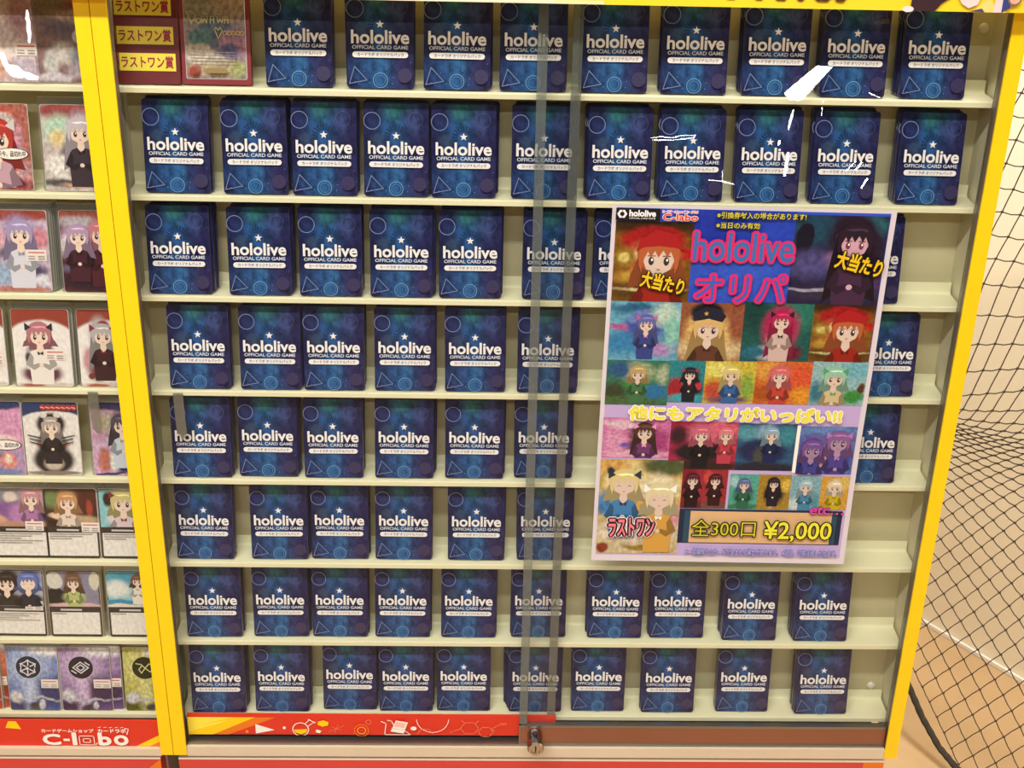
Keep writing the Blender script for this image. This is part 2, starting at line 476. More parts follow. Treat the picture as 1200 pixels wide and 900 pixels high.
mb = MB(lambda u, v, l: (u * .994, -.0107 - l, SZ0 + min(max(v - SZ0, 0), .0264) * (SZ1 - SZ0) / .0264), .0001); mb.layer = 0
mb.box(SX0, SX1, -.0105, -.0088, SZ0, SZ1, strip_red); SZT = SZ1; SZ1 = SZ0 + .0264
mb.poly([(-.4022, SZ0), (-.352, SZ0), (-.292, SZ1), (-.4022, SZ1)], orange_p)
mb.poly([(-.4022, SZ0), (-.372, SZ0), (-.318, SZ1), (-.4022, SZ1)], yel_p)
mb.poly([(-.4022, SZ1 - .016), (-.346, SZ1), (-.4022, SZ1)], yel2_p)
mb.poly([(-.4022, SZ0 + .004), (-.371, SZ0 + .014), (-.350, SZ1 - .004), (-.4022, SZ0 + .012)], yel2_p)
z0 = SZ0
mb.poly([(-.318, z0 + .002), (-.294, z0 + .0075), (-.318, z0 + .0165)], white_p)
mb.disc(-.329, z0 + .005, .002, .002, ink('ff9c2a')); mb.disc(-.282, z0 + .011, .0018, .0022, white_p)
# round flask with yellow liquid
mb.disc(-.2615, z0 + .009, .0098, .0078, strip_red); mb.ring(-.2615, z0 + .009, .0105, .0012, white_p)
mb.poly([(-.2700, z0 + .0085), (-.2530, z0 + .0095), (-.2545, z0 + .0045), (-.2615, z0 + .0015), (-.2685, z0 + .0045)], yel_p)
mb.line([(-.2560, z0 + .0175), (-.2500, z0 + .0235)], .0009, white_p); mb.line([(-.2515, z0 + .0145), (-.2440, z0 + .0205)], .0009, white_p)
mb.line([(-.2510, z0 + .0245), (-.2430, z0 + .0195)], .0012, white_p)
mb.poly([(-.2330 + .0075 * math.cos(k * math.pi / 3 + .4), z0 + .0185 + .005 * math.sin(k * math.pi / 3 + .4)) for k in range(6)], yel_p)
mb.poly([(-.2430, z0 + .0055), (-.2375, z0 + .0035), (-.2355, z0 + .0075), (-.2415, z0 + .0095)], white_p)
mb.line([(-.226, z0 + .006), (-.206, z0 + .016)], .0005, pink_p); mb.line([(-.222, z0 + .013), (-.210, z0 + .009)], .0005, pink_p)
mb.line([(-.219, z0 + .005), (-.214, z0 + .017)], .0005, pink_p)
mb.ring(-.1850, z0 + .0085, .0095, .0013, orange_p); mb.ring(-.1850, z0 + .0085, .0058, .0012, ink('ffb030'))
mb.ring(-.1760, z0 + .0215, .0035, .0007, pink_p)
# cone flask, card
mb.line([(-.1600, z0 + .0225), (-.1540, z0 + .0200), (-.1560, z0 + .0025), (-.1235, z0 + .0025), (-.1270, z0 + .006), (-.1440, z0 + .016), (-.1470, z0 + .0235), (-.1520, z0 + .0245)], .0010, white_p)
mb.poly([(-.1485, z0 + .0075), (-.1320, z0 + .0045), (-.1265, z0 + .0215), (-.1415, z0 + .0245)], white_p)
mb.line([(-.1470, z0 + .0125), (-.1315, z0 + .0100)], .0008, ink('d9c9c0'))
mb.poly([(-.1445, z0 + .0155), (-.1315, z0 + .013), (-.1290, z0 + .0200), (-.1415, z0 + .0225)], ink('f3c4b8'))
mb.disc(-.1195, z0 + .0125, .0038, .0030, white_p)
mb.ring(-.0955, SZ1 + .0005, .0205, .0008, white_p, a0=math.pi, a1=2 * math.pi)
hexa = lambda cx, cz, r: [(cx + r * math.cos(k * math.pi / 3), cz + r * .85 * math.sin(k * math.pi / 3)) for k in range(6)]
mb.line([p for p in hexa(-.105, z0 + .004, .010) if p[1] > z0], .0007, pink_p)
mb.line(hexa(-.049, z0 + .0135, .0115), .0007, pink_p, closed=True); mb.line(hexa(-.0285, z0 + .008, .0095), .0007, pink_p, closed=True)
mb.line([(-.056, z0 + .0225), (-.059, z0 + .0255)], .0007, pink_p); mb.line([(-.021, z0 + .0135), (-.012, z0 + .019)], .0007, pink_p)
mb.line([(-.0605, z0 + .0125), (-.069, z0 + .0095)], .0007, pink_p); mb.line([(-.041, z0 + .0215), (-.038, z0 + .0255)], .0007, pink_p)
mb.text('OH', -.011, z0 + .0185, -.003, z0 + .0225, pink_p); mb.text('O', -.0735, z0 + .0065, -.070, z0 + .0095, pink_p)
mb.text('N', -.021, z0 + .0095, -.0175, z0 + .0125, pink_p); mb.text('N', -.031, z0 - .0000 + .0008, -.0275, z0 + .0035, pink_p)
mb.build('printed_strip', cab)
mb = MB(); mb.box(-.4000, .4750, -.0030, -.0005, -.7888, -.7690, dark); mb.build('bottom_slot', cab)
SZ0, SZ1 = -.7960, -.7570

# sliding doors
dr = MB(); dr.box(.0135, .4750, -.0155, -.0125, -.7640, .2, glass); rp = dr.build('sliding_door', cab)
mb = MB(); mb.box(.0132, .0232, -.0168, -.0118, -.7605, .2, edge_clear); mb.build('edge_profile', rp)
mb = MB(); mb.box(.0132, .4750, -.0185, -.0112, -.7882, -.7645, bronze); mb.box(.0132, .4750, -.0190, -.0110, -.7645, -.7612, steel)
mb.box(.0132, .4750, -.0190, -.0110, -.7896, -.7880, steel); mb.box(.0130, .0150, -.0192, -.0110, -.7896, -.7612, steel)
mb.build('bottom_rail', rp)
dl = MB(); dl.box(-.4004, .0560, -.0085, -.0058, -.7860, .2, glass); lp = dl.build('sliding_door', cab)
mb = MB(); mb.box(.0480, .0580, -.0096, -.0046, -.7530, .2, edge_clear); mb.build('edge_profile', lp)

# cylinder lock on the front door's lower corner
chrome = mat('chrome', 'b5b2ae', .12, metal=1)
lk = MB(); n = 24
pr = [(0, .001), (.0098, 0), (.0098, .0235), (.0100, .0240), (.0100, .0265), (.0088, .0282), (.0062, .0282), (.0060, .0274), (0, .0274)]
for (ra, ya), (rb, yb) in zip(pr, pr[1:]):
    for k in range(n):
        g, h = 2 * math.pi * k / n, 2 * math.pi * (k + 1) / n
        q = [(ra * math.cos(g), -ya, ra * math.sin(g)), (ra * math.cos(h), -ya, ra * math.sin(h)), (rb * math.cos(h), -yb, rb * math.sin(h)), (rb * math.cos(g), -yb, rb * math.sin(g))]
        lk.poly3(q, chrome)
lko = lk.build('cylinder_lock', cab, (.0330, -.0192, -.7748))
lko['label'] = 'chrome round key lock'
mb = MB(); mb.box(-.0009, .0009, -.0279, -.0273, -.004, .004, dark); mb.build('keyhole', lko)

# left-hand neighbour
cab2 = thing('display_cabinet', 'neighbouring left display cabinet holding mixed single trading cards', 'cabinet', (0, 0, Z1))
carcass(cab2, -1.30, -.4212, None, (-.4322, -.4172))
mb = MB(); mb.box(-1.30, -.4322, -.024, .045, -.8065, -.7965, ledge_m); mb.build('bottom_ledge', cab2, bevel=.0012)
mb = MB(flatmap(-.0187), .0001); mb.box(-1.30, -.4324, -.0185, -.0165, SZ0, SZ1, strip_red)
mb.poly([(-.6220, SZ1 - .0120), (-.6030, SZ1 - .0140), (-.6080, SZ1 - .002), (-.6175, SZ1 - .002)], yel_p)
mb.poly([(-.4640, SZ0), (-.4326, SZ0), (-.4326, SZ0 + .018)], yel_p); mb.poly([(-.4480, SZ0), (-.4326, SZ0), (-.4326, SZ0 + .008)], orange_p)
LX = lambda t_: -.5785 + .1065 * t_
mb.text('カードゲームショップ', LX(0), SZ0 + .0205, LX(.60), SZ0 + .0258, white_p, off=.03)
mb.text('カードラボ', LX(.65), SZ0 + .0205, LX(.975), SZ0 + .0262, white_p, off=.03)
for k in range(5): mb.line([(LX(.66 + .065 * k), SZ0 + .0285), (LX(.69 + .065 * k), SZ0 + .0293)], .0007, white_p)
mb.line([(LX(.985), SZ0 + .0185), (LX(1.01), SZ0 + .0270), (LX(.97), SZ0 + .0276)], .0011, white_p)
for t, x0, x1, hh in (('C', 0, .215, .0150), ('-', .235, .325, .0032), ('l', .345, .40, .0172), ('b', .645, .80, .0172), ('o', .825, 1.0, .0142)):
    zb = SZ0 + .0030 + (.0055 if t == '-' else 0)
    mb.text(t, LX(x0) + .0012, zb, LX(x1) - .0012, zb + hh, white_p, off=.075)
mb.line([(LX(.43), SZ0 + .0030), (LX(.43), SZ0 + .0165), (LX(.60), SZ0 + .0165), (LX(.60), SZ0 + .0030)], .0010, white_p, closed=True)
mb.line([(LX(.475), SZ0 + .0068), (LX(.475), SZ0 + .0125), (LX(.555), SZ0 + .0125), (LX(.555), SZ0 + .0068)], .0010, white_p, closed=True)
mb.line([(LX(.615), SZ0 + .0030), (LX(.630), SZ0 + .0060)], .0010, white_p)
mb.build('printed_strip', cab2)
mb = MB(); mb.box(-1.30, -.4322, -.0155, -.0125, -.7955, .2, glass); p2 = mb.build('sliding_door', cab2)

# drawer bases
def base(xl, xr, label, orange):
    t = thing('base_unit', label, 'base cabinet', (0, 0, 0)); z1 = Z1 - .8115
    mb = MB(); mb.box(xl, xr, .0, .42, .0, z1, mat('base_body', 'c9bfae', .5)); mb.build('body', t)
    mb = MB(flatmap(-.0205)); mb.box(xl + .002, xr - .002, -.020, -.001, .06, z1 - .003, base_red)
    for q in orange: mb.poly([(x, z1 - .003 - z) for x, z in q], orange_p)
    mb.build('red_front', t, bevel=.0015)
    mb = MB(); mb.box(xl + .002, xr - .002, -.021, -.001, z1 - .003, z1, mat('base_edge', 'e6d9c9', .4)); mb.build('top_trim', t)


base(-.4150, .4805, 'red drawer base under the blue pack cabinet', [[(.452, .0), (.452, .030), (.4785, .040), (.4785, .0)][::-1]])
base(-1.30, -.4335, 'red drawer base under the left single card cabinet', [[(-.4355, 0), (-.470, .03), (-.4355, .06)], ])

# header board across the top
hd = thing('header_sign', 'yellow printed header board across the top of the cabinets', 'sign', (0, 0, Z1))
yh = mat('header_yellow', 'ffdd2e', .4, vary=.02, scale=20)
mb = MB(lambda u, v, l: (u * .988 - .0004, -.0482 - l, v + .0010)); mb.box(-1.30, .4905, -.048, -.0265, .0955, .34, yh)
mb.rect(-1.30, .0946, .028, .100, ink('efe6cf'), 1, 1)
mb.rect(.028, .0946, .075, .098, ink('efe7b0'), 1, 1)
db = ink('5a3a16')
for x, wd in ((.125, .012), (.150, .010), (.195, .016), (.222, .012), (.243, .016), (.262, .010), (.283, .020), (.300, .014)):
    mb.poly([(x - wd / 2, .1060), (x - wd / 4, .1015), (x + wd / 4, .1013), (x + wd / 2, .106), (x + wd / 3, .125), (x - wd / 3, .125)], db)
mb.poly([(.368, .0946), (.392, .0946), (.398, .102), (.410, .110), (.404, .125), (.370, .125)], ink('3c2630'))
mb.disc(.366, .0962, .0055, .0028, ink('f3e6e8'), 14)
mb.poly([(.416, .125), (.413, .108), (.417, .102), (.424, .098), (.432, .101), (.436, .110), (.434, .125)], ink('f0dede'))
mb.poly([(.428, .0946), (.434, .100), (.442, .108), (.450, .100), (.462, .0946)], ink('f2dc80'))
mb.poly([(.424, .0952), (.440, .0946), (.437, .098)], ink('5a4a66'))
mb.poly([(.448, .0946), (.456, .0946), (.456, .125), (.450, .125)], ink('f2d9dd')); mb.poly([(.456, .0946), (.464, .099), (.463, .125), (.456, .125)], ink('3d4a86'))
mb.ring(.467, .108, .007, .0014, ink('8d6a6a')); mb.disc(.467, .108, .0055, .0055, ink('e8b69a'), 16)
mb.build('board', hd)

# ------------------------------------------------------------------ blue card packs
def pack_print():
    m, nt, N, L, B = new_mat('pack_print')
    B.inputs['Roughness'].default_value = .34; B.inputs['Specular IOR Level'].default_value = .16
    B.inputs['Coat Weight'].default_value = .06; B.inputs['Coat Roughness'].default_value = .10
    uv = N.new('ShaderNodeUVMap')
    nz = N.new('ShaderNodeTexNoise'); nz.inputs['Scale'].default_value = 3.2; nz.inputs['Detail'].default_value = 6
    L.new(uv.outputs[0], nz.inputs['Vector'])
    wv = N.new('ShaderNodeVectorMath'); wv.operation = 'MULTIPLY_ADD'; wv.inputs[1].default_value = (.22, .22, 0)
    L.new(nz.outputs['Color'], wv.inputs[0])
    sb = N.new('ShaderNodeVectorMath'); sb.operation = 'SUBTRACT'; sb.inputs[1].default_value = (.11, .11, 0)
    L.new(uv.outputs[0], sb.inputs[0]); L.new(sb.outputs[0], wv.inputs[2])
    cur = None
    for (u, v, ru, rv, hx, soft) in ((.5, .5, .46, .72, '2c3d78', .9), (.5, .74, .25, .30, '2f63a0', .95), (.5, .95, .22, .10, '33706f', .9),
                                     (.5, .10, .26, .22, '2f67a6', .9), (.5, .30, .13, .16, '3b79b4', .9), (.86, .55, .25, .5, '2c2a58', .95),
                                     (.08, .50, .22, .18, '24244c', .9), (.9, .13, .22, .16, '3a3566', .9), (.06, .9, .2, .13, '262a58', .9),
                                     (.25, .2, .2, .1, '2d4f86', .9), (.75, .8, .12, .12, '3b4a7c', .9), (.22, .62, .1, .07, '3a4f6e', .8)):
        s = N.new('ShaderNodeVectorMath'); s.operation = 'MULTIPLY_ADD'
        s.inputs[1].default_value = (1 / ru, 1 / rv, 0); s.inputs[2].default_value = (-u / ru, -v / rv, 0)
        L.new(wv.outputs[0], s.inputs[0])
        ln = N.new('ShaderNodeVectorMath'); ln.operation = 'LENGTH'; L.new(s.outputs[0], ln.inputs[0])
        mr = N.new('ShaderNodeMapRange'); mr.interpolation_type = 'SMOOTHSTEP'
        mr.inputs[1].default_value = 1 - soft; mr.inputs[2].default_value = 1 + soft; mr.inputs[3].default_value = .9; mr.inputs[4].default_value = 0
        L.new(ln.outputs['Value'], mr.inputs[0])
        mx = N.new('ShaderNodeMix'); mx.data_type = 'RGBA'; mx.inputs[7].default_value = lin(hx); L.new(mr.outputs[0], mx.inputs[0])
        if cur is None: mx.inputs[6].default_value = lin('25244f')
        else: L.new(cur, mx.inputs[6])
        cur = mx.outputs[2]
    n2 = N.new('ShaderNodeTexNoise'); n2.inputs['Scale'].default_value = 7; n2.inputs['Detail'].default_value = 7; n2.inputs['Roughness'].default_value = .6
    L.new(uv.outputs[0], n2.inputs['Vector'])
    mr = N.new('ShaderNodeMapRange'); mr.inputs[1].default_value = .33; mr.inputs[2].default_value = .67; mr.inputs[3].default_value = .36; mr.inputs[4].default_value = 1.3
    L.new(n2.outputs[0], mr.inputs[0])
    hs = N.new('ShaderNodeHueSaturation'); L.new(mr.outputs[0], hs.inputs['Value']); L.new(cur, hs.inputs['Color']); cur = hs.outputs[0]
    vo = N.new('ShaderNodeTexVoronoi'); vo.inputs['Scale'].default_value = 17; L.new(uv.outputs[0], vo.inputs['Vector'])
    m1 = N.new('ShaderNodeMapRange'); m1.inputs[1].default_value = .07; m1.inputs[2].default_value = .13; m1.inputs[3].default_value = .75; m1.inputs[4].default_value = 0
    L.new(vo.outputs['Distance'], m1.inputs[0])
    sp = N.new('ShaderNodeSeparateXYZ'); L.new(uv.outputs[0], sp.inputs[0])
    m2 = N.new('ShaderNodeMapRange'); m2.inputs[1].default_value = .22; m2.inputs[2].default_value = .34; m2.inputs[3].default_value = 1; m2.inputs[4].default_value = .0
    L.new(sp.outputs[1], m2.inputs[0])
    mm = N.new('ShaderNodeMath'); mm.operation = 'MULTIPLY'; L.new(m1.outputs[0], mm.inputs[0]); L.new(m2.outputs[0], mm.inputs[1])
    mx = N.new('ShaderNodeMix'); mx.data_type = 'RGBA'; mx.inputs[7].default_value = lin('8fb0d8')
    L.new(mm.outputs[0], mx.inputs[0]); L.new(cur, mx.inputs[6]); L.new(mx.outputs[2], B.inputs['Base Color'])
    return m


PW, PH, PT = .067, .0948, .0047
pk_front = pack_print(); pk_side = mat('pack_side', '2a2950', .35, coat=.3)
wht = ink('f6f3f4'); pale = ink('dbe2f4'); lineb = ink('8090bd'); linep = ink('6a5f96'); linec = ink('6fa3d4'); ray_m = ink('16284c')
mb = slab(PW, PH, PT, .0032, pk_front, pk_side); mb.layer = 0; mb.step = .00012
U = lambda u: (u - .5) * PW
V = lambda v: v * PH
mb.ring(U(.13), V(.81), .0088, .0007, lineb)
for k in range(13):
    a = math.radians(-12 + 204 * k / 12)
    mb.line([(U(.5) + .0065 * math.cos(a), V(.645) + .0065 * math.sin(a)), (U(.5) + .0120 * math.cos(a), V(.645) + .0120 * math.sin(a))], .0008, ray_m)
mb.star(U(.5), V(.655), .0042, wht)
mb.text('hololive', U(.075), V(.462), U(.925), V(.592), wht, off=.026)
mb.text('OFFICIAL CARD GAME', U(.085), V(.405), U(.915), V(.442), pale, off=.02)
mb.pill(U(.085), V(.318), U(.915), V(.378), wht)
mb.text('カードラボ オリジナルパック', U(.16), V(.331), U(.85), V(.366), ink('4a4a58'), off=.012)
mb.line([(U(.115), V(.225)), (U(.30), V(.088)), (U(.035), V(.05))], .0007, lineb, closed=True)
mb.ring(U(.5), V(.088), .0075, .0007, linec); mb.ring(U(.5), V(.088), .0050, .0003, linec)
mb.disc(U(.865), V(.14), .0072, .0072, mat('pack_orb', '38325c', .4, vary=.25, scale=900)); mb.ring(U(.8), V(.83), .0075, .0003, linep)
pack_me = mb.mesh('card_pack')

# (x, y of the front pack's bottom, packs in the stack), left to right, per shelf
FRONT = {}
ROWS = {
    1: [(-.2247, .0040), (-.1432, .003), (-.0666, .0025), (.0102, .003), (.0922, .003), (.1728, .003), (.2553, .0035), (.3350, .003), (.4171, .003)],
    2: [(-.3556, .0030), (-.2750, .003), (-.2034, .0025), (-.1294, .0025), (-.0594, .0025), (.0237, .003), (.1027, .0025), (.1785, .003), (.2586, .003), (.3383, .003), (.4285, .004)],
    3: [(-.3626, .0028), (-.2768, .002), (-.2014, .002), (-.1256, .002), (-.0519, .002), (.0377, .002), (.1147, .003), (.3810, .003)],
    4: [(-.3504, .0020), (-.2722, .002), (-.2018, .0022), (-.1237, .003), (-.0456, .0025), (.0346, .0025), (.4143, .0035)],
    5: [(-.3565, .0022), (-.2816, .005), (-.2068, .0035), (-.1264, .0042), (-.0460, .005), (.0338, .0075), (.4095, .0045)],
    6: [(-.3626, .0045), (-.2749, .0053), (-.2041, .007), (-.1288, .0067), (-.0429, .0065), (.0393, .008)],
    7: [(-.3603, .0050), (-.2794, .0065), (-.2078, .007), (-.1318, .007), (-.0513, .007), (.0345, .0085), (.1282, .008), (.2050, .009), (.2943, .0055), (.3825, .0048)],
    8: [(-.3626, .0018), (-.2840, .004), (-.1997, .008), (-.1291, .006), (-.0569, .0067), (.0331, .006), (.1127, .0075), (.2012, .006), (.2964, .008), (.3963, .0045)],
}
ORD = ['', 'first', 'second', 'third', 'fourth', 'fifth', 'sixth', 'seventh', 'eighth', 'ninth', 'tenth', 'eleventh']
SHELF = ['', 'top shelf', 'second shelf', 'third shelf', 'fourth shelf', 'fifth shelf', 'sixth shelf', 'seventh shelf', 'bottom shelf']
DEPTH = ['front', 'second', 'third', 'rearmost']
for row, lst in ROWS.items():
    for i, (x, yf) in enumerate(lst):
        n = 4 if yf < .0062 else 3
        if (row, i) in ((3, 6), (3, 7), (4, 6), (5, 6)): n = 3
        side = -1 if x > .05 else 1
        jx = random.uniform(-.0006, .0006)
        for k in range(n):
            o = bpy.data.objects.new('card_pack', pack_me); COL.objects.link(o)
            y = yf + k * (PT + .00025) / math.cos(TH)
            if k == 0: FRONT[row, i] = o
            dx = 0 if k == 0 else jx + random.uniform(-.0012, .0016) + side * .0004 * k
            if row == 8 and i == 5: dx -= .0022 * k
            if k and row == 3 and i == 0: dx += .002
            roll = random.uniform(-.006, .006) if k == 0 else random.uniform(-.012, .012)
            o.location = (x + dx, y, Z1 - (row - 1) * PITCH + LIP + y * math.tan(TH) + .00125 + abs(roll) * PW / 2)
            o.rotation_euler = (-TH, roll, 0)
            dep = 'rearmost' if k == n - 1 else DEPTH[k]
            tag(o, 'navy card pack with white lettering, %s in %s stack from left, %s' % (dep, ORD[i + 1], SHELF[row]), 'card pack',
                'navy blue card packs stacked along the cabinet shelves')

# glare on some packs, shaped as added film facets turned to mirror the lamp
glint = clear_mat('glint_film', (.98, .98, .98), .05, gloss=2.2)
LAMP = Vector((.45, -3.1, 2.68)); EYE = Vector((-.0337, -1.1735, .1612 + Z1))


def facet(mb, pts, y=-.0045, lamp=LAMP):
    c_ = Vector((sum(p[0] for p in pts) / len(pts), y, Z1 + sum(p[1] for p in pts) / len(pts)))
    nn = ((EYE - c_).normalized() + (lamp - c_).normalized()).normalized()
    mb.poly3([(p[0], y - (nn.x * (p[0] - c_.x) + nn.z * (Z1 + p[1] - c_.z)) / nn.y, Z1 + p[1]) for p in pts], glint)


def streak(mb, x0, z0, x1, z1, wd):
    n_ = max(1, int(math.hypot(x1 - x0, z1 - z0) / .008)); l = math.hypot(x1 - x0, z1 - z0)
    px, pz = -(z1 - z0) / l * wd / 2, (x1 - x0) / l * wd / 2
    for k in range(n_):
        a, b = k / n_, (k + 1) / n_; wa = .35 + .65 * math.sin(math.pi * max(a, .08)); wb = .35 + .65 * math.sin(math.pi * min(b, .92))
        A, B_ = (x0 + (x1 - x0) * a, z0 + (z1 - z0) * a), (x0 + (x1 - x0) * b, z0 + (z1 - z0) * b)
        q = [(A[0] + px * wa, A[1] + pz * wa), (A[0] - px * wa, A[1] - pz * wa), (B_[0] - px * wb, B_[1] - pz * wb), (B_[0] + px * wb, B_[1] + pz * wb)]
        a2 = sum(q[i][0] * q[(i + 1) % 4][1] - q[(i + 1) % 4][0] * q[i][1] for i in range(4))
        facet(mb, q if a2 > 0 else q[::-1])


def glint_part(par, name='pack_glint'):
    mb = MB()

    def done():
        o = mb.build(name); o.parent = par
        o.matrix_parent_inverse = (Matrix.Translation(par.location) @ par.rotation_euler.to_matrix().to_4x4()).inverted()
    return mb, done


mb, done = glint_part(FRONT[1, 6])
n_ = 9
for k in range(n_):
    t0, t1 = k / n_, (k + 1) / n_
    lo_ = lambda t_: (.2640 + .0453 * t_ + .006 * (1 - t_), .0046 + .0338 * max(0, (t_ - .30) / .70)); hi_ = lambda t_: (.2640 + .0300 * t_, .0117 + .0272 * t_)
    facet(mb, [lo_(t0), lo_(t1), hi_(t1), hi_(t0)], y=-.005)
done()
mb, done = glint_part(FRONT[1, 7])
facet(mb, [(.3439, .0803), (.3600, .0805), (.3603, .0851), (.3543, .0849)]); facet(mb, [(.3610, .0805), (.3762, .0809), (.3680, .0838)])
streak(mb, .3505, .0132, .3615, .0087, .0019); streak(mb, .3044, .0059, .3042, .0030, .0014); done()
for idx, lst in ((8, [(.2753, -.0047, .2719, -.0244, .0028), (.2753, -.0483, .2731, -.0726, .0037), (.2644, -.0354, .2636, -.0406, .0046)]),
                 (9, [(.3468, -.0550, .3366, -.0657, .0019), (.3528, -.0566, .3463, -.0647, .0028), (.3609, -.0733, .3548, -.0833, .0032), (.3044, -.0010, .3040, -.0097, .0014)]),
                 (7, [(.1318, -.0355, .1427, -.0340, .0014), (.1427, -.0340, .1532, -.0351, .0014), (.1532, -.0351, .1644, -.0323, .0014), (.1644, -.0323, .1776, -.0321, .0014), (.1333, -.0376, .1560, -.0372, .0011), (.1560, -.0372, .1769, -.0343, .0011),
                      (.1955, -.0779, .2080, -.0785, .0014), (.2080, -.0785, .2217, -.0819, .0019), (.2088, -.0679, .2090, -.0803, .0011)])):
    mb, done = glint_part(FRONT[2, idx])
    for q in lst: streak(mb, *q)
    done()

# ------------------------------------------------------------------ prize card notice and signed card on the top shelf
def lean(o, x, y, row, roll=0.0, th=.002):
    o.location = (x, y, Z1 - (row - 1) * PITCH + LIP + y * math.tan(TH) + .0003 + th * .25 + abs(roll) * .033); o.rotation_euler = (-TH, roll, 0)


maroon = mat('maroon_card', '6e2226', .45, vary=.08, scale=60)
t = thing('prize_notice', 'maroon card with three yellow notices in magenta lettering, left end of the top shelf', 'notice card'); lean(t, -.3755, .004, 1, th=.004)
slab(.064, .098, .004, .0015, maroon, maroon).build('backing_card', t)
lab_y = mat('yellow_label', 'f3e24a', .5); mag = ink('a3284c')
for k, (z, dx) in enumerate(((.066, -.0015), (.0385, -.0005), (.0130, .0005))):
    mb = MB(flatmap(-.0004)); mb.rect(-.0285 + dx, z, .0275 + dx, z + .0170, lab_y)
    mb.text('ラストワン賞', -.0265 + dx, z + .0028, .0250 + dx, z + .0142, mag, off=.022)
    mb.build('yellow_label', t)
t = thing('signed_card', 'shiny holographic card with gold handwriting in a maroon frame, beside the yellow notices', 'trading card'); lean(t, -.3075, .005, 1, th=.005)
slab(.070, .099, .005, .002, mat('maroon_frame', '8a3038', .4, vary=.05), maroon).build('maroon_frame', t)
holo = art('holographic_art', '9a8c90', [(.3, .8, .35, .25, '8c8a84'), (.75, .85, .3, .22, 'a08f86'), (.5, .5, .3, .16, '5f6e80'), (.25, .45, .2, .12, '5d7c80'), (.8, .4, .25, .15, 'a77f98'), (.7, .3, .15, .1, '66628c'),
                                          (.2, .3, .25, .08, 'c8bcae'), (.5, .12, .5, .10, 'b9a98e'), (.15, .08, .12, .08, 'a8685a'), (.85, .1, .15, .1, 'a8a878'), (.35, .22, .3, .05, 'd8d0c0', .5)], grain=.35, rough=.22, coat=.6)
mb = slab(.061, .088, .0004, .002, holo, ink('d8d0d8')); mb.fmap = None; mb.layer = 0
gold = mat('gold_ink', 'd9c98c', .3, metal=.3)
W_, H_ = .061, .088
sc = lambda pts, x, z, s: [(x + px * s, z + pz * s) for px, pz in pts]
arc = lambda n_, r0, r1, f=1.0: [(math.cos(r0 + (r1 - r0) * k / n_) * f, math.sin(r0 + (r1 - r0) * k / n_)) for k in range(n_ + 1)]
zz = .057
mb.line(sc(arc(10, 2.6, -1.6), -.0235, zz + .003, .0048), .0008, gold); mb.line([(-.0265, zz + .006), (-.0225, zz - .004)], .0008, gold)
mb.line(sc(arc(10, 0, 6.28), -.0155, zz - .001, .0024), .0008, gold, True)
for x in (-.0095, .0060):
    mb.line([(x - .003, zz + .003), (x - .002, zz - .003), (x, zz + .001), (x + .002, zz - .003), (x + .003, zz + .003)], .0008, gold)
    mb.line([(x - .0012, zz + .0055), (x - .0008, zz + .006)], .0008, gold); mb.line([(x + .0012, zz + .0055), (x + .0016, zz + .006)], .0008, gold)
for x in (-.0015, .0125):
    mb.line([(x - .002, zz - .003), (x - .0018, zz + .003), (x + .0012, zz + .003), (x + .0016, zz - .003)], .0008, gold); mb.line([(x - .002, zz), (x + .0015, zz)], .0007, gold)
zz = .045
mb.line([(.0005, zz + .003), (.002, zz + .005), (.004, zz + .002), (.006, zz + .005), (.008, zz + .002), (.004, zz - .006), (.0005, zz + .003)], .0008, gold)
for x, kind in ((.0105, 0), (.0150, 1), (.0190, 2), (.0235, 1), (.0275, 2)):
    mb.line(sc(arc(8, .7, 5.6 if kind == 1 else 6.28), x, zz - .0005, .0019), .0008, gold)
for k in range(4): mb.line([(-.024, .026 - .0028 * k), (.02 + .001 * (k % 2), .026 - .0028 * k)], .0006, ink('8a8078'))
mb.disc(-.022, .008, .0035, .0035, ink('a2483c'), 16); mb.pill(-.010, .006, .012, .011, ink('a08a5a'))
mb.build('holographic_card', t, (0, -.0007, .0055))

# ------------------------------------------------------------------ single cards in the left cabinet
sleeve_m = clear_mat('clear_sleeve_film', (.93, .94, .93), .08, body=.10, bodycol='d8d8d0', wrinkle=.25, gloss=2.2)
price_m = ink('f4e9e2'); red_i = ink('d2624e'); grey_i = ink('a9a09a'); card_edge = mat('card_edge', 'd5d0c8', .5)


def fig(u, v, s, hair, face, body):
    """soft generic bust of colour patches"""
    return [(u, v, .30 * s, .20 * s, hair, .35), (u, v - .32 * s, .30 * s, .20 * s, body, .35), (u, v - .04 * s, .14 * s, .10 * s, face, .35)]


def price_sticker(par, u, v, wd=.021, hh=.012):
    mb = MB(flatmap(-.0006)); mb.rect(u - wd / 2, v - hh / 2, u + wd / 2, v + hh / 2, price_m)
    mb.line([(u - wd * .38, v + hh * .25), (u + wd * .38, v + hh * .25)], .0012, red_i)
    for a, b in ((-.4, -.1), (.1, .4)):
        for k in range(2): mb.line([(u + wd * a, v - .001 - .0025 * k), (u + wd * b, v - .001 - .0025 * k)], .0010, grey_i)
    mb.build('price_sticker', par)


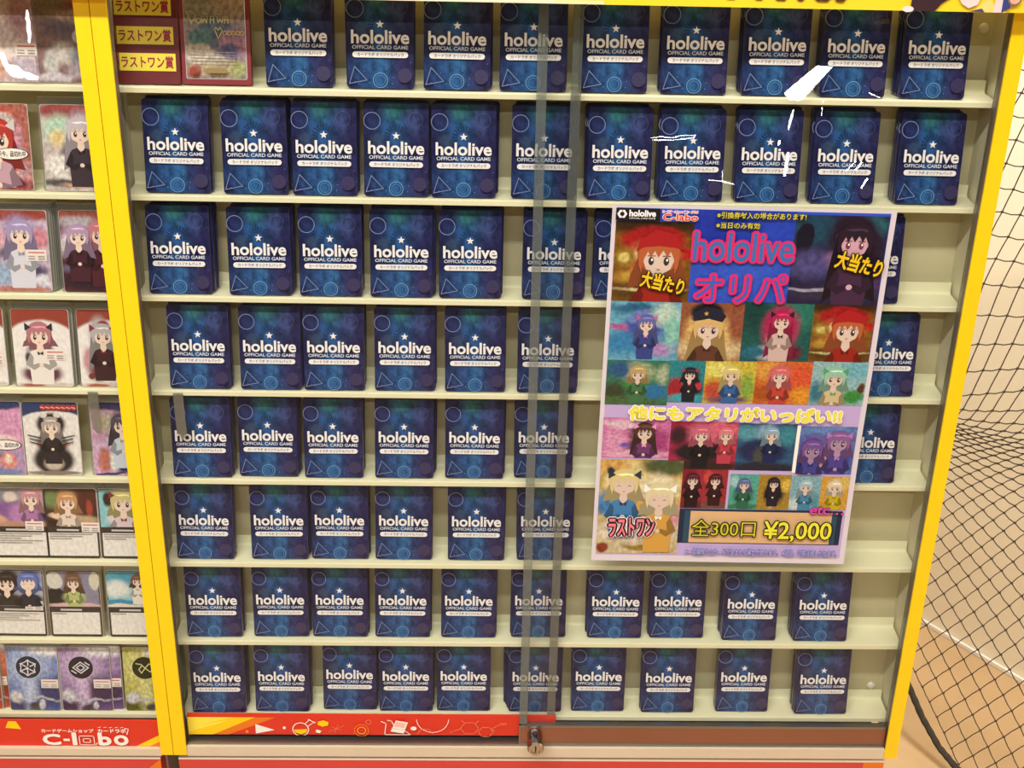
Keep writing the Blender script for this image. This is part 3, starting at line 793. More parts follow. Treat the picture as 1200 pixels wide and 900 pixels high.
def card(x, row, artm, label, y=.004, sleeve=True, sticker=None, badge=None, roll=0.0, extra=None, group=None, edge=None):
    mb = slab(.063, .088, .0012, .003, artm, edge or card_edge); mb.layer = 0
    if extra: extra(mb)
    o = mb.build('trading_card'); lean(o, x, y, row, roll); tag(o, label, 'trading card', group)
    if sleeve:
        s = slab(.068, .0955, .0005, .001, sleeve_m, sleeve_m).build('clear_sleeve', o, (0, .0014, -.0001))
    if sticker: price_sticker(o, *sticker)
    if badge:
        u, v = badge; mb = MB(flatmap(-.0006)); mb.disc(u, v, .0170, .0062, ink('35302e'), 32); mb.disc(u, v, .0162, .0055, white_p, 32)
        mb.text('只今、品切れ中', u - .0140, v - .0028, u + .0140, v + .0028, ink('26211f'), off=.02); mb.build('sold_out_badge', o)
    return o


def behind(x, row, label, y, edge=None, n_roll=.004):
    mb = slab(.063, .088, .0012, .003, ink('b8b2ac'), edge or card_edge)
    o = mb.build('trading_card'); lean(o, x, y, row, n_roll); tag(o, label, 'trading card', 'sleeved single cards in the left cabinet')
    slab(.067, .094, .0005, .001, sleeve_m, sleeve_m).build('clear_sleeve', o, (0, .0014, 0))


def figs(*lst, then=None):
    def f(mb):
        for u, v, hs_, hair, cloth, kw in lst:
            mb.step = .00006
            kw = dict(kw); bx = kw.pop('box', (-.029, .003, .029, .085))
            bust(mb, *bx, u, v, hs_, hair, cloth, **kw)
        mb.layer += 1
        if then: then(mb)
    return f


GR = 'sleeved single cards in the left cabinet'
pinkish = art('art_pale_pink', 'd9bcc2', [(.5, .7, .35, .3, 'e8d8dc', .6), (.75, .8, .2, .3, 'b98c96', .5), (.25, .85, .2, .15, 'a85468', .5), (.5, .35, .5, .12, 'efe0dc', .5), (.2, .15, .3, .12, 'd8a890', .5), (.8, .15, .25, .14, 'c8b8c8', .5)], coat=.8)
ca_ = card(-.5150, 1, pinkish, 'pale pink glossy card, top shelf of the left cabinet beside the brown figure card', sticker=(.020, .032), group=GR)
mb, done = glint_part(ca_, 'card_glint')  # glare on this card, likewise added as facets aimed at the ceiling lamp
for q in ((-.5149, .0365, -.5118, .0235, .0083), (-.5118, .0235, -.4962, .0147, .0111), (-.4990, .0172, -.4830, .0125, .0065), (-.4846, .0780, -.4856, .0467, .0037)): streak(mb, *q)
done()
card(-.4555, 1, art('art_mauve_brown', '8c6c68', [(.3, .85, .3, .2, '8a7458', .5), (.7, .9, .2, .2, '9c5a4c', .5), (.6, .72, .3, .08, 'c0a090', .4), (.45, .6, .3, .1, '705a62', .5), (.7, .52, .08, .07, 'd8d4cc', .3), (.45, .33, .2, .12, 'd0c8c0', .4), (.25, .22, .12, .14, 'c8c4c0', .4), (.75, .3, .2, .1, '8a8a94', .4), (.7, .15, .2, .08, 'b0a0a8', .4), (.3, .06, .3, .05, 'd0c8d0', .4)], coat=.8),
     'brownish glossy card partly hidden by the yellow edging, top shelf of left cabinet', group=GR)
card(-.5360, 2, art('art_red_hair', 'b06a5c', [(.4, .86, .4, .1, 'b84c3c', .4), (.55, .82, .2, .08, 'd8d0cc', .4), (.4, .62, .34, .22, 'b23a34', .35), (.75, .6, .14, .2, 'c890a0', .5), (.35, .52, .2, .1, 'f0d8c0', .35), (.7, .45, .2, .06, 'a8a0c8', .4), (.4, .25, .5, .12, 'c8b8c8', .5), (.7, .3, .1, .1, 'c86a50', .35), (.7, .3, .06, .05, 'ecd8c0', .3), (.4, .12, .5, .1, 'e0b0b8', .5), (.7, .08, .25, .07, '7c2434', .5)], grain=.4),
     'card with red haired patch picture and oval sold out badge, second shelf of left cabinet', sleeve=False, badge=(.0120, .0375), extra=figs((-.004, .052, .034, 'b43c34', 'c8a0b0', dict(length=1.0, ribbon='d8d0cc'))), group=GR)
card(-.4610, 2, art('art_silver_girl', 'c8bcb8', [(.5, .93, .6, .10, '9c4a48', .3), (.3, .72, .25, .16, 'b8d8c0', .5), (.25, .62, .12, .1, 'e0c890', .5), (.62, .70, .22, .22, 'cdbfc8', .4), (.62, .66, .12, .09, 'f0d8d0', .3), (.55, .42, .26, .16, '4a3a44', .3), (.25, .3, .22, .13, 'e8e4de', .3), (.6, .25, .18, .1, '443038', .4), (.5, .1, .6, .05, '54504e', .4), (.6, .08, .3, .04, 'c8a088', .5)]),
     'card with silver and black figure under a maroon band, second shelf of left cabinet', extra=figs((.008, .060, .024, 'cfc2cc', '42343c', dict(length=1.7))), group=GR)
card(-.5310, 3, art('art_lilac_top', 'c8b4cc', [(.5, .95, .7, .09, '9c4a40', .3), (.5, .72, .3, .2, 'a89ac0', .4), (.52, .70, .14, .1, 'ecd8d4', .3), (.85, .66, .2, .12, 'd08898', .5), (.15, .66, .2, .15, 'd8a8b8', .5), (.45, .47, .3, .08, '3a3440', .5), (.5, .55, .16, .08, 'dcdce8', .4), (.2, .22, .3, .14, '9ab0cc', .5), (.5, .2, .12, .16, 'c8a0b0', .4), (.75, .25, .2, .08, '584a68', .5), (.85, .14, .12, .07, 'dcdce4', .4), (.5, .03, .5, .04, 'b87868', .4)]),
     'lilac and pink card on thick stack of sleeved cards, third shelf of left cabinet', sticker=(.018, .040), y=.003, extra=figs((.002, .062, .025, 'aa9cc4', 'dcdce8', dict(length=1.2))), group=GR)
for k, dd in enumerate(('second', 'third', 'fourth', 'fifth', 'rearmost')):
    behind(-.5290 + .0012 * k, 3, '%s card behind the lilac card on third shelf of left cabinet' % dd, .0055 + .0026 * k)
card(-.4560, 3, art('art_dark_rose', '5a2a34', [(.5, .94, .7, .09, '9a5044', .3), (.3, .86, .3, .08, 'b8b0b8', .5), (.25, .66, .25, .15, 'b898b8', .4), (.7, .72, .25, .16, 'cc7c88', .4), (.72, .66, .12, .08, 'f0d0c8', .3), (.1, .55, .12, .14, 'd8ccd0', .4), (.5, .42, .5, .12, '54202c', .5), (.3, .30, .35, .05, '6a6480', .5), (.5, .15, .55, .12, '33202a', .4), (.75, .5, .12, .1, 'd890a0', .4)], coat=.6),
     'dark rose card beside the yellow edging, third shelf of left cabinet', extra=figs((.012, .062, .024, 'd0828e', '54242e', dict(length=1.5)), (-.012, .060, .021, 'b89cbc', '4a2430', dict(length=1.2))), group=GR)


def circ_r(mb):
    mb.disc(.019, .034, .0050, .0050, ink('2a2626'), 20); mb.disc(.019, .034, .0044, .0044, white_p, 20); mb.text('R', .0170, .0318, .0210, .0362, ink('2a2626'), off=.03)


def white_card(name, body, band='9a4638'):
    return art(name, band, [(.5, .36, .78, .50, 'f1ece8', .05)] + body + [(.5, .03, .55, .03, 'd8c8bc', .3), (.3, .02, .2, .02, 'b06050', .3)], warp=.03, grain=.08)


card(-.5935, 4, white_card('art_white_left', [(.9, .35, .1, .15, 'f0e0d8', .5)]), 'mostly white card cut off at the photo left edge, fourth shelf of left cabinet', sticker=(.018, .030), group=GR)
card(-.5217, 4, white_card('art_pink_bob', [(.47, .60, .21, .22, 'b8767c', .2), (.47, .70, .18, .14, 'bf828a', .2), (.48, .57, .13, .09, 'f0dccb', .25), (.47, .47, .22, .07, '352f36', .4), (.47, .36, .30, .12, 'f6f1ee', .25), (.25, .37, .06, .08, '4a4048', .4), (.47, .17, .34, .13, '6b3a4c', .25), (.47, .25, .26, .05, 'f3eeea', .3), (.45, .17, .18, .09, '3a3a40', .35)]),
     'white card with pink bob figure in plum skirt, fourth shelf of left cabinet', sticker=(.014, .037), y=.003, extra=figs((-.002, .058, .024, 'bb7c84', 'efe8e2', dict(length=.55, ribbon='35303a'))), group=GR)
behind(-.5195, 4, 'card tucked behind the pink bob card on fourth shelf of left cabinet', .0068)
card(-.4510, 4, white_card('art_grey_red', [(.38, .68, .18, .22, 'b9b4b4', .3), (.46, .80, .10, .06, '983844', .3), (.44, .60, .10, .08, 'f2ddd0', .25), (.5, .38, .18, .2, '40222a', .35), (.2, .35, .13, .17, 'c8929c', .4), (.45, .18, .28, .13, '5a2c30', .4), (.2, .14, .06, .04, '7a3434', .3), (.55, .08, .2, .05, 'e8e0d8', .4)]),
     'white card with grey and dark red figure beside yellow edging, fourth shelf of left cabinet', extra=figs((-.004, .058, .022, 'bcb6b6', '44262c', dict(length=1.8, ribbon='8c3440')), then=circ_r), group=GR)
navyband = '33406a'
card(-.5890, 5, art('art_pink_sky', 'd79ac0', [(.5, .96, .7, .07, navyband, .3), (.28, .72, .24, .20, '2c2838', .35), (.2, .64, .12, .08, 'f2dccc', .3), (.5, .5, .4, .05, 'f0d0c8', .4), (.4, .22, .6, .24, '9a94c0', .5), (.7, .2, .16, .12, 'd88c88', .35), (.7, .22, .06, .06, 'f0dcc8', .3), (.25, .27, .3, .06, '3a3444', .5), (.5, .05, .5, .05, '7c88b8', .4)]),
     'pink and lilac card with oval sold out badge, fifth shelf of left cabinet', badge=(.0120, .0365), y=.003, extra=figs((-.014, .060, .026, '2c2a3a', 'f0d8cc', dict(length=1.2))), group=GR)


def red_title(mb):
    mb.outlined('再録希望中!!', -.0080, .0785, .0290, .0850, ink('e7a49a'), ink('a02c28'), off=.02, eoff=.10)


def title_bar(mb):
    for k in range(7): mb.disc(-.007 + .0058 * k, .0815, .0033, .0038, ink('b03c34'), 10)
    for k in range(7): mb.line([(-.0090 + .0058 * k, .0820), (-.0055 + .0058 * k, .0810)], .0012, ink('efb8ae'))
    for s in (-1, 1):
        for k in range(3): mb.line([(s * .012, .046 - .004 * k), (s * (.024 + .002 * (k == 0)), .0490 - .004 * k)], .0012, ink('2a2226'))


card(-.5251, 5, art('art_black_cape', navyband, [(.55, .40, .95, .48, 'ece7e2', .03), (.5, .70, .26, .15, '352b30', .2), (.38, .82, .06, .04, 'dcd8d4', .2), (.62, .82, .06, .04, 'dcd8d4', .2), (.5, .63, .20, .16, '3d3136', .25), (.5, .67, .13, .09, 'b9aea8', .3), (.5, .64, .09, .07, 'f2ddcc', .25), (.5, .43, .28, .14, '6a2c30', .25), (.5, .46, .16, .14, 'd8c0b0', .3), (.5, .22, .36, .20, '2f292c', .2), (.5, .17, .16, .09, 'c8bcae', .35), (.5, .04, .5, .03, '8c7c74', .3)], warp=.05, grain=.12),
     'white card with black caped figure under red heading, fifth shelf of left cabinet', sleeve=False, extra=figs((0, .058, .019, 'b4a8a0', '352c30', dict(length=1.2, ribbon='3a3034')), then=title_bar), y=.003, group=GR)
card(-.4495, 5, art('art_pink_navy', 'd2a6c6', [(.5, .95, .7, .07, '3c3a68', .3), (.3, .72, .2, .12, 'd8d0b8', .5), (.55, .70, .2, .18, '544a58', .4), (.45, .6, .1, .1, 'e8d4d0', .3), (.55, .45, .26, .14, 'cdd8e4', .4), (.2, .4, .2, .07, 'c4a8c8', .5), (.22, .22, .12, .16, 'b87060', .4), (.6, .16, .22, .14, '2a2850', .3), (.4, .2, .1, .12, 'd8dcd8', .4), (.3, .03, .3, .02, '3c4478', .3)]),
     'pink card with white and navy figure beside yellow edging, fifth shelf of left cabinet', extra=figs((.004, .060, .022, '5a4e5c', 'cdd6e2', dict(length=1.2))), group=GR)


def support(name, body, base='8a6a5c'):
    return art(name, '3b3432', [(.5, .71, .47, .27, base, .01, 'r')] + body + [(.5, .415, .48, .04, '3f3836', .02, 'r'), (.5, .195, .5, .195, '3b3432', .01, 'r'), (.5, .205, .455, .165, 'ece8e2', .02, 'r')], warp=.08, grain=.10)


def support_text(n, w_=.05):
    def f(mb):
        for k in range(n): mb.line([(-.026, .0315 - .0028 * k), (-.026 + w_ * (1 - .25 * ((k * 7) % 3)), .0315 - .0028 * k)], .0008, ink('8c8682'))
        for k in range(6): mb.line([(-.016 + .0042 * k, .0366), (-.0136 + .0042 * k, .0366)], .0024, ink('cfc8c2'))
    return f


card(-.5761, 6, support('art_purple_book', [(.3, .72, .3, .2, '8a5c9c', .3), (.62, .62, .32, .20, 'b884b8', .3), (.35, .92, .3, .12, '8c8a94', .4), (.75, .88, .22, .16, 'c8949c', .4), (.78, .84, .11, .09, 'f0dcd0', .3), (.35, .88, .13, .07, 'e0d0c8', .3), (.85, .6, .14, .10, '3c3450', .3), (.1, .55, .15, .07, 'd8a890', .4), (.5, .48, .5, .05, 'c09078', .5)], 'b0a0a8'),
     'purple book picture card with white text box, sixth shelf of left cabinet', sticker=(.016, .041), extra=figs((.014, .074, .019, 'c8949c', 'b27cae', dict(box=(-.0295, .0405, .0295, .0855), length=1.0)), then=support_text(5)), group=GR)
card(-.5170, 6, support('art_map_table', [(.45, .80, .24, .17, 'c89a70', .35), (.45, .74, .11, .08, 'f2dcc6', .3), (.15, .85, .15, .12, '788a58', .5), (.8, .8, .2, .2, '5a302c', .5), (.85, .72, .06, .12, 'a84838', .3), (.3, .62, .2, .05, 'e8ccb0', .3), (.65, .55, .35, .07, 'c4a884', .35), (.2, .5, .2, .05, '3c2824', .4)], '4a3028'),
     'brown map table picture card with white text box, sixth shelf of left cabinet', sticker=(.022, .040), extra=figs((-.003, .070, .021, 'c8986c', 'ead8c8', dict(box=(-.0295, .0405, .0295, .0855), length=.7)), then=support_text(3)), group=GR)
for k, dd in enumerate(('middle', 'rearmost')):
    behind(-.5140 + .0026 * k, 6, '%s card behind the map table card on sixth shelf of left cabinet' % dd, .0070 + .0032 * k, mat('yellowed_edge', 'c9bfa2', .5))
card(-.4535, 6, support('art_blond_curl', [(.5, .80, .28, .22, 'd8cc8c', .35), (.2, .85, .1, .1, '3a2c28', .3), (.5, .74, .16, .11, 'f4dccc', .3), (.5, .56, .34, .10, 'e8d8dc', .35), (.42, .52, .12, .07, '8c3848', .3), (.5, .46, .3, .03, '6a4050', .5)], '8cc8d0'),
     'sky blue card with blond curly patch picture, sixth shelf of left cabinet', extra=figs((-.002, .070, .025, 'd4c688', 'e0ccd4', dict(box=(-.0295, .0405, .0295, .0855), length=.7, ribbon='8c3848')), then=support_text(3)), group=GR)
card(-.5938, 7, support('art_two_heads', [(.33, .82, .27, .16, '3a2c2c', .3), (.33, .76, .2, .1, 'f2d8c8', .25), (.75, .86, .22, .13, '6a78b4', .3), (.74, .76, .18, .10, 'f4d4c4', .25), (.35, .56, .3, .09, '38322e', .35), (.65, .55, .14, .12, 'a04444', .3), (.8, .55, .15, .08, '30303c', .35)], 'b0b4c8'),
     'card picturing two laughing rounded heads, seventh shelf of left cabinet', sticker=(.018, .041), extra=figs((-.013, .069, .023, '3a2c2c', '38322e', dict(box=(-.0295, .0405, .0295, .0855), length=.4)), (.013, .071, .022, '6a78b4', '30303c', dict(box=(-.0295, .0405, .0295, .0855), length=.5, shut=True)), then=support_text(4)), roll=.01, group=GR)
card(-.5267, 7, support('art_office', [(.16, .60, .2, .14, '26242a', .1), (.14, .84, .16, .12, 'd8d4cc', .1), (.9, .84, .1, .14, 'd4cfbc', .15), (.5, .84, .17, .15, '7a5c4a', .3), (.5, .79, .11, .085, 'f2dccc', .25), (.5, .60, .2, .12, 'b8c47c', .3), (.5, .47, .5, .04, 'd8b4b4', .3)], '8c88a0'),
     'office scene card with light green jacket figure, seventh shelf of left cabinet', extra=figs((0, .071, .017, '7a5c4a', 'b8c47c', dict(box=(-.0295, .0405, .0295, .0855), length=.9)), then=support_text(1, .016)), edge=mat('yellowed_edge', 'c9bfa2', .5), group=GR)
card(-.4560, 7, support('art_beach', [(.5, .86, .6, .14, '4a9cb8', .4), (.2, .72, .25, .12, 'e4e8e4', .5), (.2, .52, .5, .04, '3c8cb8', .3), (.62, .86, .14, .1, '8a5c4c', .3), (.62, .72, .11, .15, 'f0dccc', .3), (.5, .47, .6, .03, 'e4dcc8', .3)], '8cc4cc'),
     'blue beach scene card beside yellow edging, seventh shelf of left cabinet', extra=figs((.006, .074, .013, '7c5444', 'efe8e0', dict(box=(-.0295, .0405, .0295, .0855), length=.7)), then=support_text(1, .016)), group=GR)


def energy(name, deep, mid, glow):
    return art(name, mid, [(.5, .5, .5, .9, mid, .8), (.42, .70, .42, .30, glow, .9), (.75, .95, .3, .10, 'e4e4ea', .5), (.8, .3, .3, .22, deep, .6), (.2, .08, .4, .10, deep, .5), (.42, .3, .12, .35, glow, .8), (.15, .22, .13, .1, 'd4d4d8', .4), (.5, .18, .5, .02, 'c0c0cc', .5), (.5, .06, .12, .05, '3a3a44', .5), (.65, .08, .06, .06, 'd8d8dc', .4)], warp=.16, grain=.3)


def emblem(kind, ink_d, ink_l):
    def f(mb):
        u, v, r = -.0050, .0600, .0160
        mb.disc(u, v, r, r, ink(ink_d), 32); mb.ring(u, v, r, .0008, ink(ink_l))
        l = ink('e8e8f0')
        if kind == 'snow':
            for k in range(6):
                a = math.pi * k / 3 + .5; c_, s_ = math.cos(a), math.sin(a)
                mb.line([(u + .003 * c_, v + .003 * s_), (u + .0085 * c_, v + .0085 * s_)], .0015, l)
                mb.line([(u + .0075 * c_ - .0035 * s_, v + .0075 * s_ + .0035 * c_), (u + .0105 * c_, v + .0105 * s_), (u + .0075 * c_ + .0035 * s_, v + .0075 * s_ - .0035 * c_)], .0013, l)
            mb.disc(u, v, .0018, .0018, l, 12)
        elif kind == 'diamond':
            for q, r_ in ((.0095, 1), (.0050, 0)):
                mb.line([(u + q, v), (u, v + q * .8), (u - q, v), (u, v - q * .8)], .0014, l, closed=True)
            mb.line([(u - .011, v - .004), (u - .006, v - .0075)], .0014, l); mb.line([(u + .011, v + .004), (u + .006, v + .0075)], .0014, l)
        elif kind == 'leaf':
            g = ink('d9e0a0')
            mb.line([(u - .010, v + .006), (u - .004, v + .005), (u + .001, v), (u - .004, v - .007), (u - .007, v - .002), (u - .003, v + .003)], .0013, g)
            mb.line([(u + .001, v), (u + .006, v + .006), (u + .010, v + .004)], .0013, g); mb.line([(u + .001, v), (u + .007, v - .005), (u + .010, v - .002)], .0013, g)
        else:
            mb.line([(u - .006, v - .006), (u, v + .008), (u + .006, v - .006)], .0015, l, closed=True)
    return f


card(-.6640, 8, energy('art_red_energy', '8c1c14', 'c8452c', 'f0a080'), 'orange red emblem card at the photo left edge, bottom shelf of left cabinet', y=.0055, sticker=(.020, .038), extra=emblem('flame', '401410', 'f0b090'), group=GR)
card(-.6560, 8, energy('art_red_energy', '8c1c14', 'c8452c', 'f0a080'), 'second orange red emblem card tucked behind, bottom shelf of left cabinet', y=.0085, sticker=(.020, .038), extra=emblem('flame', '401410', 'f0b090'), group=GR)
card(-.5915, 8, energy('art_blue_energy', '22306c', '4a66b0', 'b8c8e8'), 'blue emblem card with round dark snow badge, bottom shelf of left cabinet', y=.0035, sticker=(.020, .038), extra=emblem('snow', '1c2440', 'c8d4f0'), roll=.012, sleeve=False, group=GR)
for k, dd in enumerate(('second', 'third', 'rearmost')):
    behind(-.5885 + .0033 * k, 8, '%s card behind the blue emblem card on bottom shelf of left cabinet' % dd, .0058 + .0026 * k, mat('silver_edge', 'a9a9a4', .4))
card(-.5265, 8, energy('art_purple_energy', '3a2150', '7a5a98', 'd0b8dc'), 'purple emblem card with round dark diamond badge, bottom shelf of left cabinet', y=.004, sticker=(.020, .038), extra=emblem('diamond', '1e1828', 'd0c0e0'), sleeve=False, group=GR)
card(-.5140, 8, energy('art_purple_energy', '3a2150', '7a5a98', 'd0b8dc'), 'second purple emblem card behind the first, bottom shelf of left cabinet', y=.0065, sticker=(.020, .038), extra=emblem('diamond', '1e1828', 'd0c0e0'), sleeve=False, group=GR)
card(-.4480, 8, energy('art_green_energy', '5a5c14', 'a8a838', 'dcd890'), 'yellow green emblem card with leaf badge beside yellow edging, bottom shelf of left cabinet', y=.004, extra=emblem('leaf', '24260c', 'd8d890'), sleeve=False, group=GR)

# clear tape tabs hanging from the fourth shelf's lip
tape_m = clear_mat('clear_tape', (.72, .73, .70), .15, body=.28, bodycol='b0aca0', gloss=1.5)
for x, z, l, lb in ((-.3752, -3 * PITCH + .004, .055, 'clear tape tab hanging from fourth shelf in front of a blue pack'), (-.4690, -3 * PITCH + .004, .050, 'clear tape tab hanging from fourth shelf of the left cabinet')):
    mb = MB(); n = 9
    for k in range(n - 1):
        a, b = k / (n - 1), (k + 1) / (n - 1); y = lambda t_: -.0022 - .0012 * math.sin(t_ * 2.5)
        wd = lambda t_: .0055 if t_ < .85 else .0055 * math.sqrt(max(0.05, 1 - ((t_ - .85) / .15) ** 2))
        for dy, rv in ((0, 0), (.0003, 1)):
            q = [(x - wd(b) + .001 * b, y(b) + dy, z - l * b), (x + wd(b) + .001 * b, y(b) + dy, z - l * b), (x + wd(a) + .001 * a, y(a) + dy, z - l * a), (x - wd(a) + .001 * a, y(a) + dy, z - l * a)]
            mb.poly3(q[::-1] if rv else q, tape_m)
    tag(mb.build('clear_tape', None, (0, 0, Z1)), lb, 'tape')

# ------------------------------------------------------------------ poster taped to the front door
pst = thing('poster', 'tall white bordered poster of many colourful card pictures on the right sliding door', 'poster', (.242, -.0165, Z1 - .3132), (0, .0081, 0))


def curl(v): return .0045 * max(0.0, (-v - .10) / .11) ** 2 + .0006 * math.sin(v * 30)


def pmap(u, v, l): return (u, -curl(v) - .0004 - l, v)


paper = mat('poster_paper', 'd9d0da', .5, spec=.3)
mb = MB(pmap); mb.rect(-.1485, -.2100, .1485, .2100, paper, nv=40)
mb.layer = 1; mb.rect(-.1435, -.2020, .1425, .0, ink('bfa8d8'), nv=24); mb.rect(-.1435, .0, .1425, .207, ink('3452c4'), nv=20)
mb.build('paper_sheet', pst)
LAY = [3.0]


def panel(name, x0, z0, x1, z1, m, nv=6, lay=None):
    mb = MB(pmap); LAY[0] += .0; mb.layer = 3.0 if lay is None else lay
    k = .001; mb.rect(x0 * k, z0 * k, x1 * k, z1 * k, m, nv=nv); return mb, mb.build(name, pst)


FIGS = {
    'gold_hood': [(.58, .55, .46, 'c8683a', 'a8281c', dict(length=.9))],
    'violet_night': [(.66, .70, .36, '2c1a2c', '4a2c4c', dict(length=2.0, eye='7a3050', skin='e8b8c8'))],
    'ice_crystal': [(.52, .62, .26, '6a70b8', '3c4a94', dict(length=1.4, ribbon='b05c98'))],
    'black_cap': [(.45, .56, .44, 'e8c078', '6a4030', dict(length=1.6))],
    'crimson_hair': [(.55, .68, .30, 'c0285c', 'e0c4bc', dict(length=2.2, eye='6a2040', ribbon='2a1826'))],
    'gold_hood_small': [(.58, .55, .46, 'c8683a', 'a8281c', dict(length=.9))],
    'forest_bow': [(.50, .70, .30, 'c8b070', '4a7c50', dict(length=.8))],
    'red_gloves': [(.58, .66, .28, '2c2a38', '222230', dict(length=.7, ribbon='b02a38'))],
    'yellow_gown': [(.52, .68, .34, 'ecd888', '3c6cac', dict(length=1.3))],
    'orange_bloom': [(.43, .66, .36, 'e47478', 'd04a3c', dict(length=1.0))],
    'aqua_summer': [(.42, .62, .42, 'a4d8bc', 'e4d0a0', dict(length=.8, ribbon='4c9c6c'))],
    'pink_stage': [(.62, .64, .40, '5a3834', '7a4078', dict(length=1.5, ribbon='e890c0'))],
    'crimson_coat': [(.46, .72, .30, 'dc7088', '1e1a24', dict(length=.9)), (.82, .74, .26, 'ec8494', 'c84458', dict(length=.8))],
    'blue_cloak': [(.58, .76, .26, '9cc0d4', '1c2c5c', dict(length=1.0))],
    'violet_cats': [(.70, .66, .40, '9468a8', '5448a0', dict(length=.8, skin='c09cc0', ribbon='a878b8')), (.24, .50, .36, '7c58a4', '4848a0', dict(length=.8, skin='b090b8'))],
    'cream_twins': [(.30, .74, .25, 'f0dc9c', '4a8cc8', dict(length=.8, shut=True, ribbon='2c3440')), (.74, .60, .25, 'f4e6b8', 'e8b050', dict(length=.8, shut=True, ribbon='f0f0e4'))],
    'small_crimson': [(.5, .72, .30, '5a2430', '2c141c', dict(length=.8))], 'small_scarlet': [(.5, .72, .28, '54202a', '3c181e', dict(length=.8))],
    'small_teal': [(.5, .70, .30, '6474a4', '2c7058', dict(length=.8))], 'small_black_gold': [(.47, .74, .28, '2c2430', '2a2030', dict(length=1.5))],
    'small_sky': [(.5, .68, .32, 'b4d4dc', '4c90b8', dict(length=1.2))], 'small_sun': [(.5, .66, .34, 'f4e4c4', 'd8c020', dict(length=.8))],
}


def pic(nm, x0, z0, x1, z1, base, blobs, lay=4, **k):
    mb = MB(pmap, .00008); mb.layer = lay * 2.5
    m_ = art('poster_' + nm, base, blobs, dim=.74, **k); mb.rect(x0 * .001, z0 * .001, x1 * .001, z1 * .001, m_, nv=10)
    for u, v, hs_, hair, cloth, kw in FIGS.get(nm, ()):
        dm = lambda c_: ''.join('%02x' % int(int(c_[i:i + 2], 16) * .88) for i in (0, 2, 4))
        kw = dict(kw); kw['skin'] = dm(kw.get('skin', 'f4dac8'))
        bust(mb, x0 * .001, z0 * .001, x1 * .001, z1 * .001, (x0 + (x1 - x0) * u) * .001, (z0 + (z1 - z0) * v) * .001, hs_ * (z1 - z0) * .001, dm(hair), dm(cloth), **kw)
        if nm.startswith('gold_hood'):
            a, b, q = (x0 + (x1 - x0) * u) * .001, (z0 + (z1 - z0) * v) * .001, hs_ * (z1 - z0) * .001
            mb.poly([(a - .62 * q, b + .18 * q), (a - .5 * q, b + .52 * q), (a - .1 * q, b + .78 * q), (a + .4 * q, b + .66 * q), (a + .68 * q, b + .22 * q), (a + .4 * q, b + .30 * q), (a, b + .34 * q), (a - .4 * q, b + .30 * q)], ink('a41c20'))
        if nm == 'black_cap':
            a, b, q = (x0 + (x1 - x0) * u) * .001, (z0 + (z1 - z0) * v) * .001, hs_ * (z1 - z0) * .001
            mb.poly([(a - .56 * q, b + .30 * q), (a - .62 * q, b + .62 * q), (a - .2 * q, b + .86 * q), (a + .35 * q, b + .80 * q), (a + .62 * q, b + .52 * q), (a + .50 * q, b + .28 * q), (a, b + .40 * q)], ink('1e2030')); mb.star(a - .12 * q, b + .60 * q, .10 * q, ink('d0a030'))
    mb.build('picture_panel', pst)


gold_b = [(.5, .95, .7, .12, '3a2410', .5), (.5, .78, .42, .17, 'b01c20', .2), (.9, .62, .12, .08, 'c02020', .3), (.5, .55, .36, .22, 'c8683c', .3), (.48, .60, .2, .12, 'f4e0a8', .25), (.62, .62, .1, .08, 'd8844c', .4), (.14, .55, .14, .11, 'a08030', .3), (.14, .55, .08, .06, 'e0c870', .3), (.3, .3, .25, .1, 'c89a40', .4), (.5, .12, .6, .14, '5c4014', .4), (.5, .15, .45, .025, 'd8c890', .5)]
pic('gold_hood', -144, 106, -62, 193, '8a5c1c', gold_b, warp=.08)
pic('violet_night', 44, 107, 142, 204, '2a2448', [(.2, .85, .25, .2, '1e4a64', .5), (.8, .9, .2, .12, '2c6a78', .5), (.12, .75, .10, .17, '15142a', .1), (.65, .78, .25, .24, '241426', .3), (.62, .76, .13, .12, 'e0a0b8', .25), (.62, .90, .2, .08, '2a1830', .3), (.85, .6, .1, .3, '2a1a34', .4), (.55, .5, .2, .1, 'c890b8', .4), (.2, .45, .25, .14, '54508c', .6), (.8, .25, .3, .14, '54386c', .5), (.5, .14, .55, .08, '38304c', .3), (.3, .17, .4, .02, 'a8a0b8', .4)], warp=.1)
blue_t = ink('2844c8')
mb, _ = panel('title_background', -62, 106, 44, 207, art('poster_title_blue', '2a48c8', [(.5, .3, .6, .3, '3a62d8', .9), (.2, .8, .3, .3, '2038b0', .9)], grain=.12, dim=.8), nv=8, lay=3)
pic('ice_crystal', -144, 39, -68, 106, '6ab0cc', [(.5, .55, .3, .25, '4a5cb0', .4), (.45, .75, .15, .12, '7a88d0', .4), (.8, .8, .2, .2, 'c8e0d0', .6), (.2, .3, .3, .2, '3a88c0', .5), (.15, .55, .12, .07, 'c060a0', .4), (.7, .2, .25, .12, 'b890d0', .5), (.3, .9, .3, .08, '2c6890', .5), (.9, .5, .1, .3, '90d0c0', .5)], warp=.3, wscale=4)
pic('black_cap', -68, 40, 0, 106, '9c5c3c', [(.5, .2, .6, .2, 'e0c898', .5), (.45, .5, .36, .36, 'ecc478', .3), (.42, .54, .18, .16, 'f8e4cc', .25), (.42, .84, .27, .16, '1e2030', .2), (.42, .72, .24, .05, '2a2630', .2), (.4, .86, .06, .05, 'd8a838', .3), (.9, .8, .12, .4, '9c5840', .5), (.48, .16, .2, .14, '5c3424', .4), (.5, .2, .07, .12, 'f4e8d8', .3)], warp=.07)
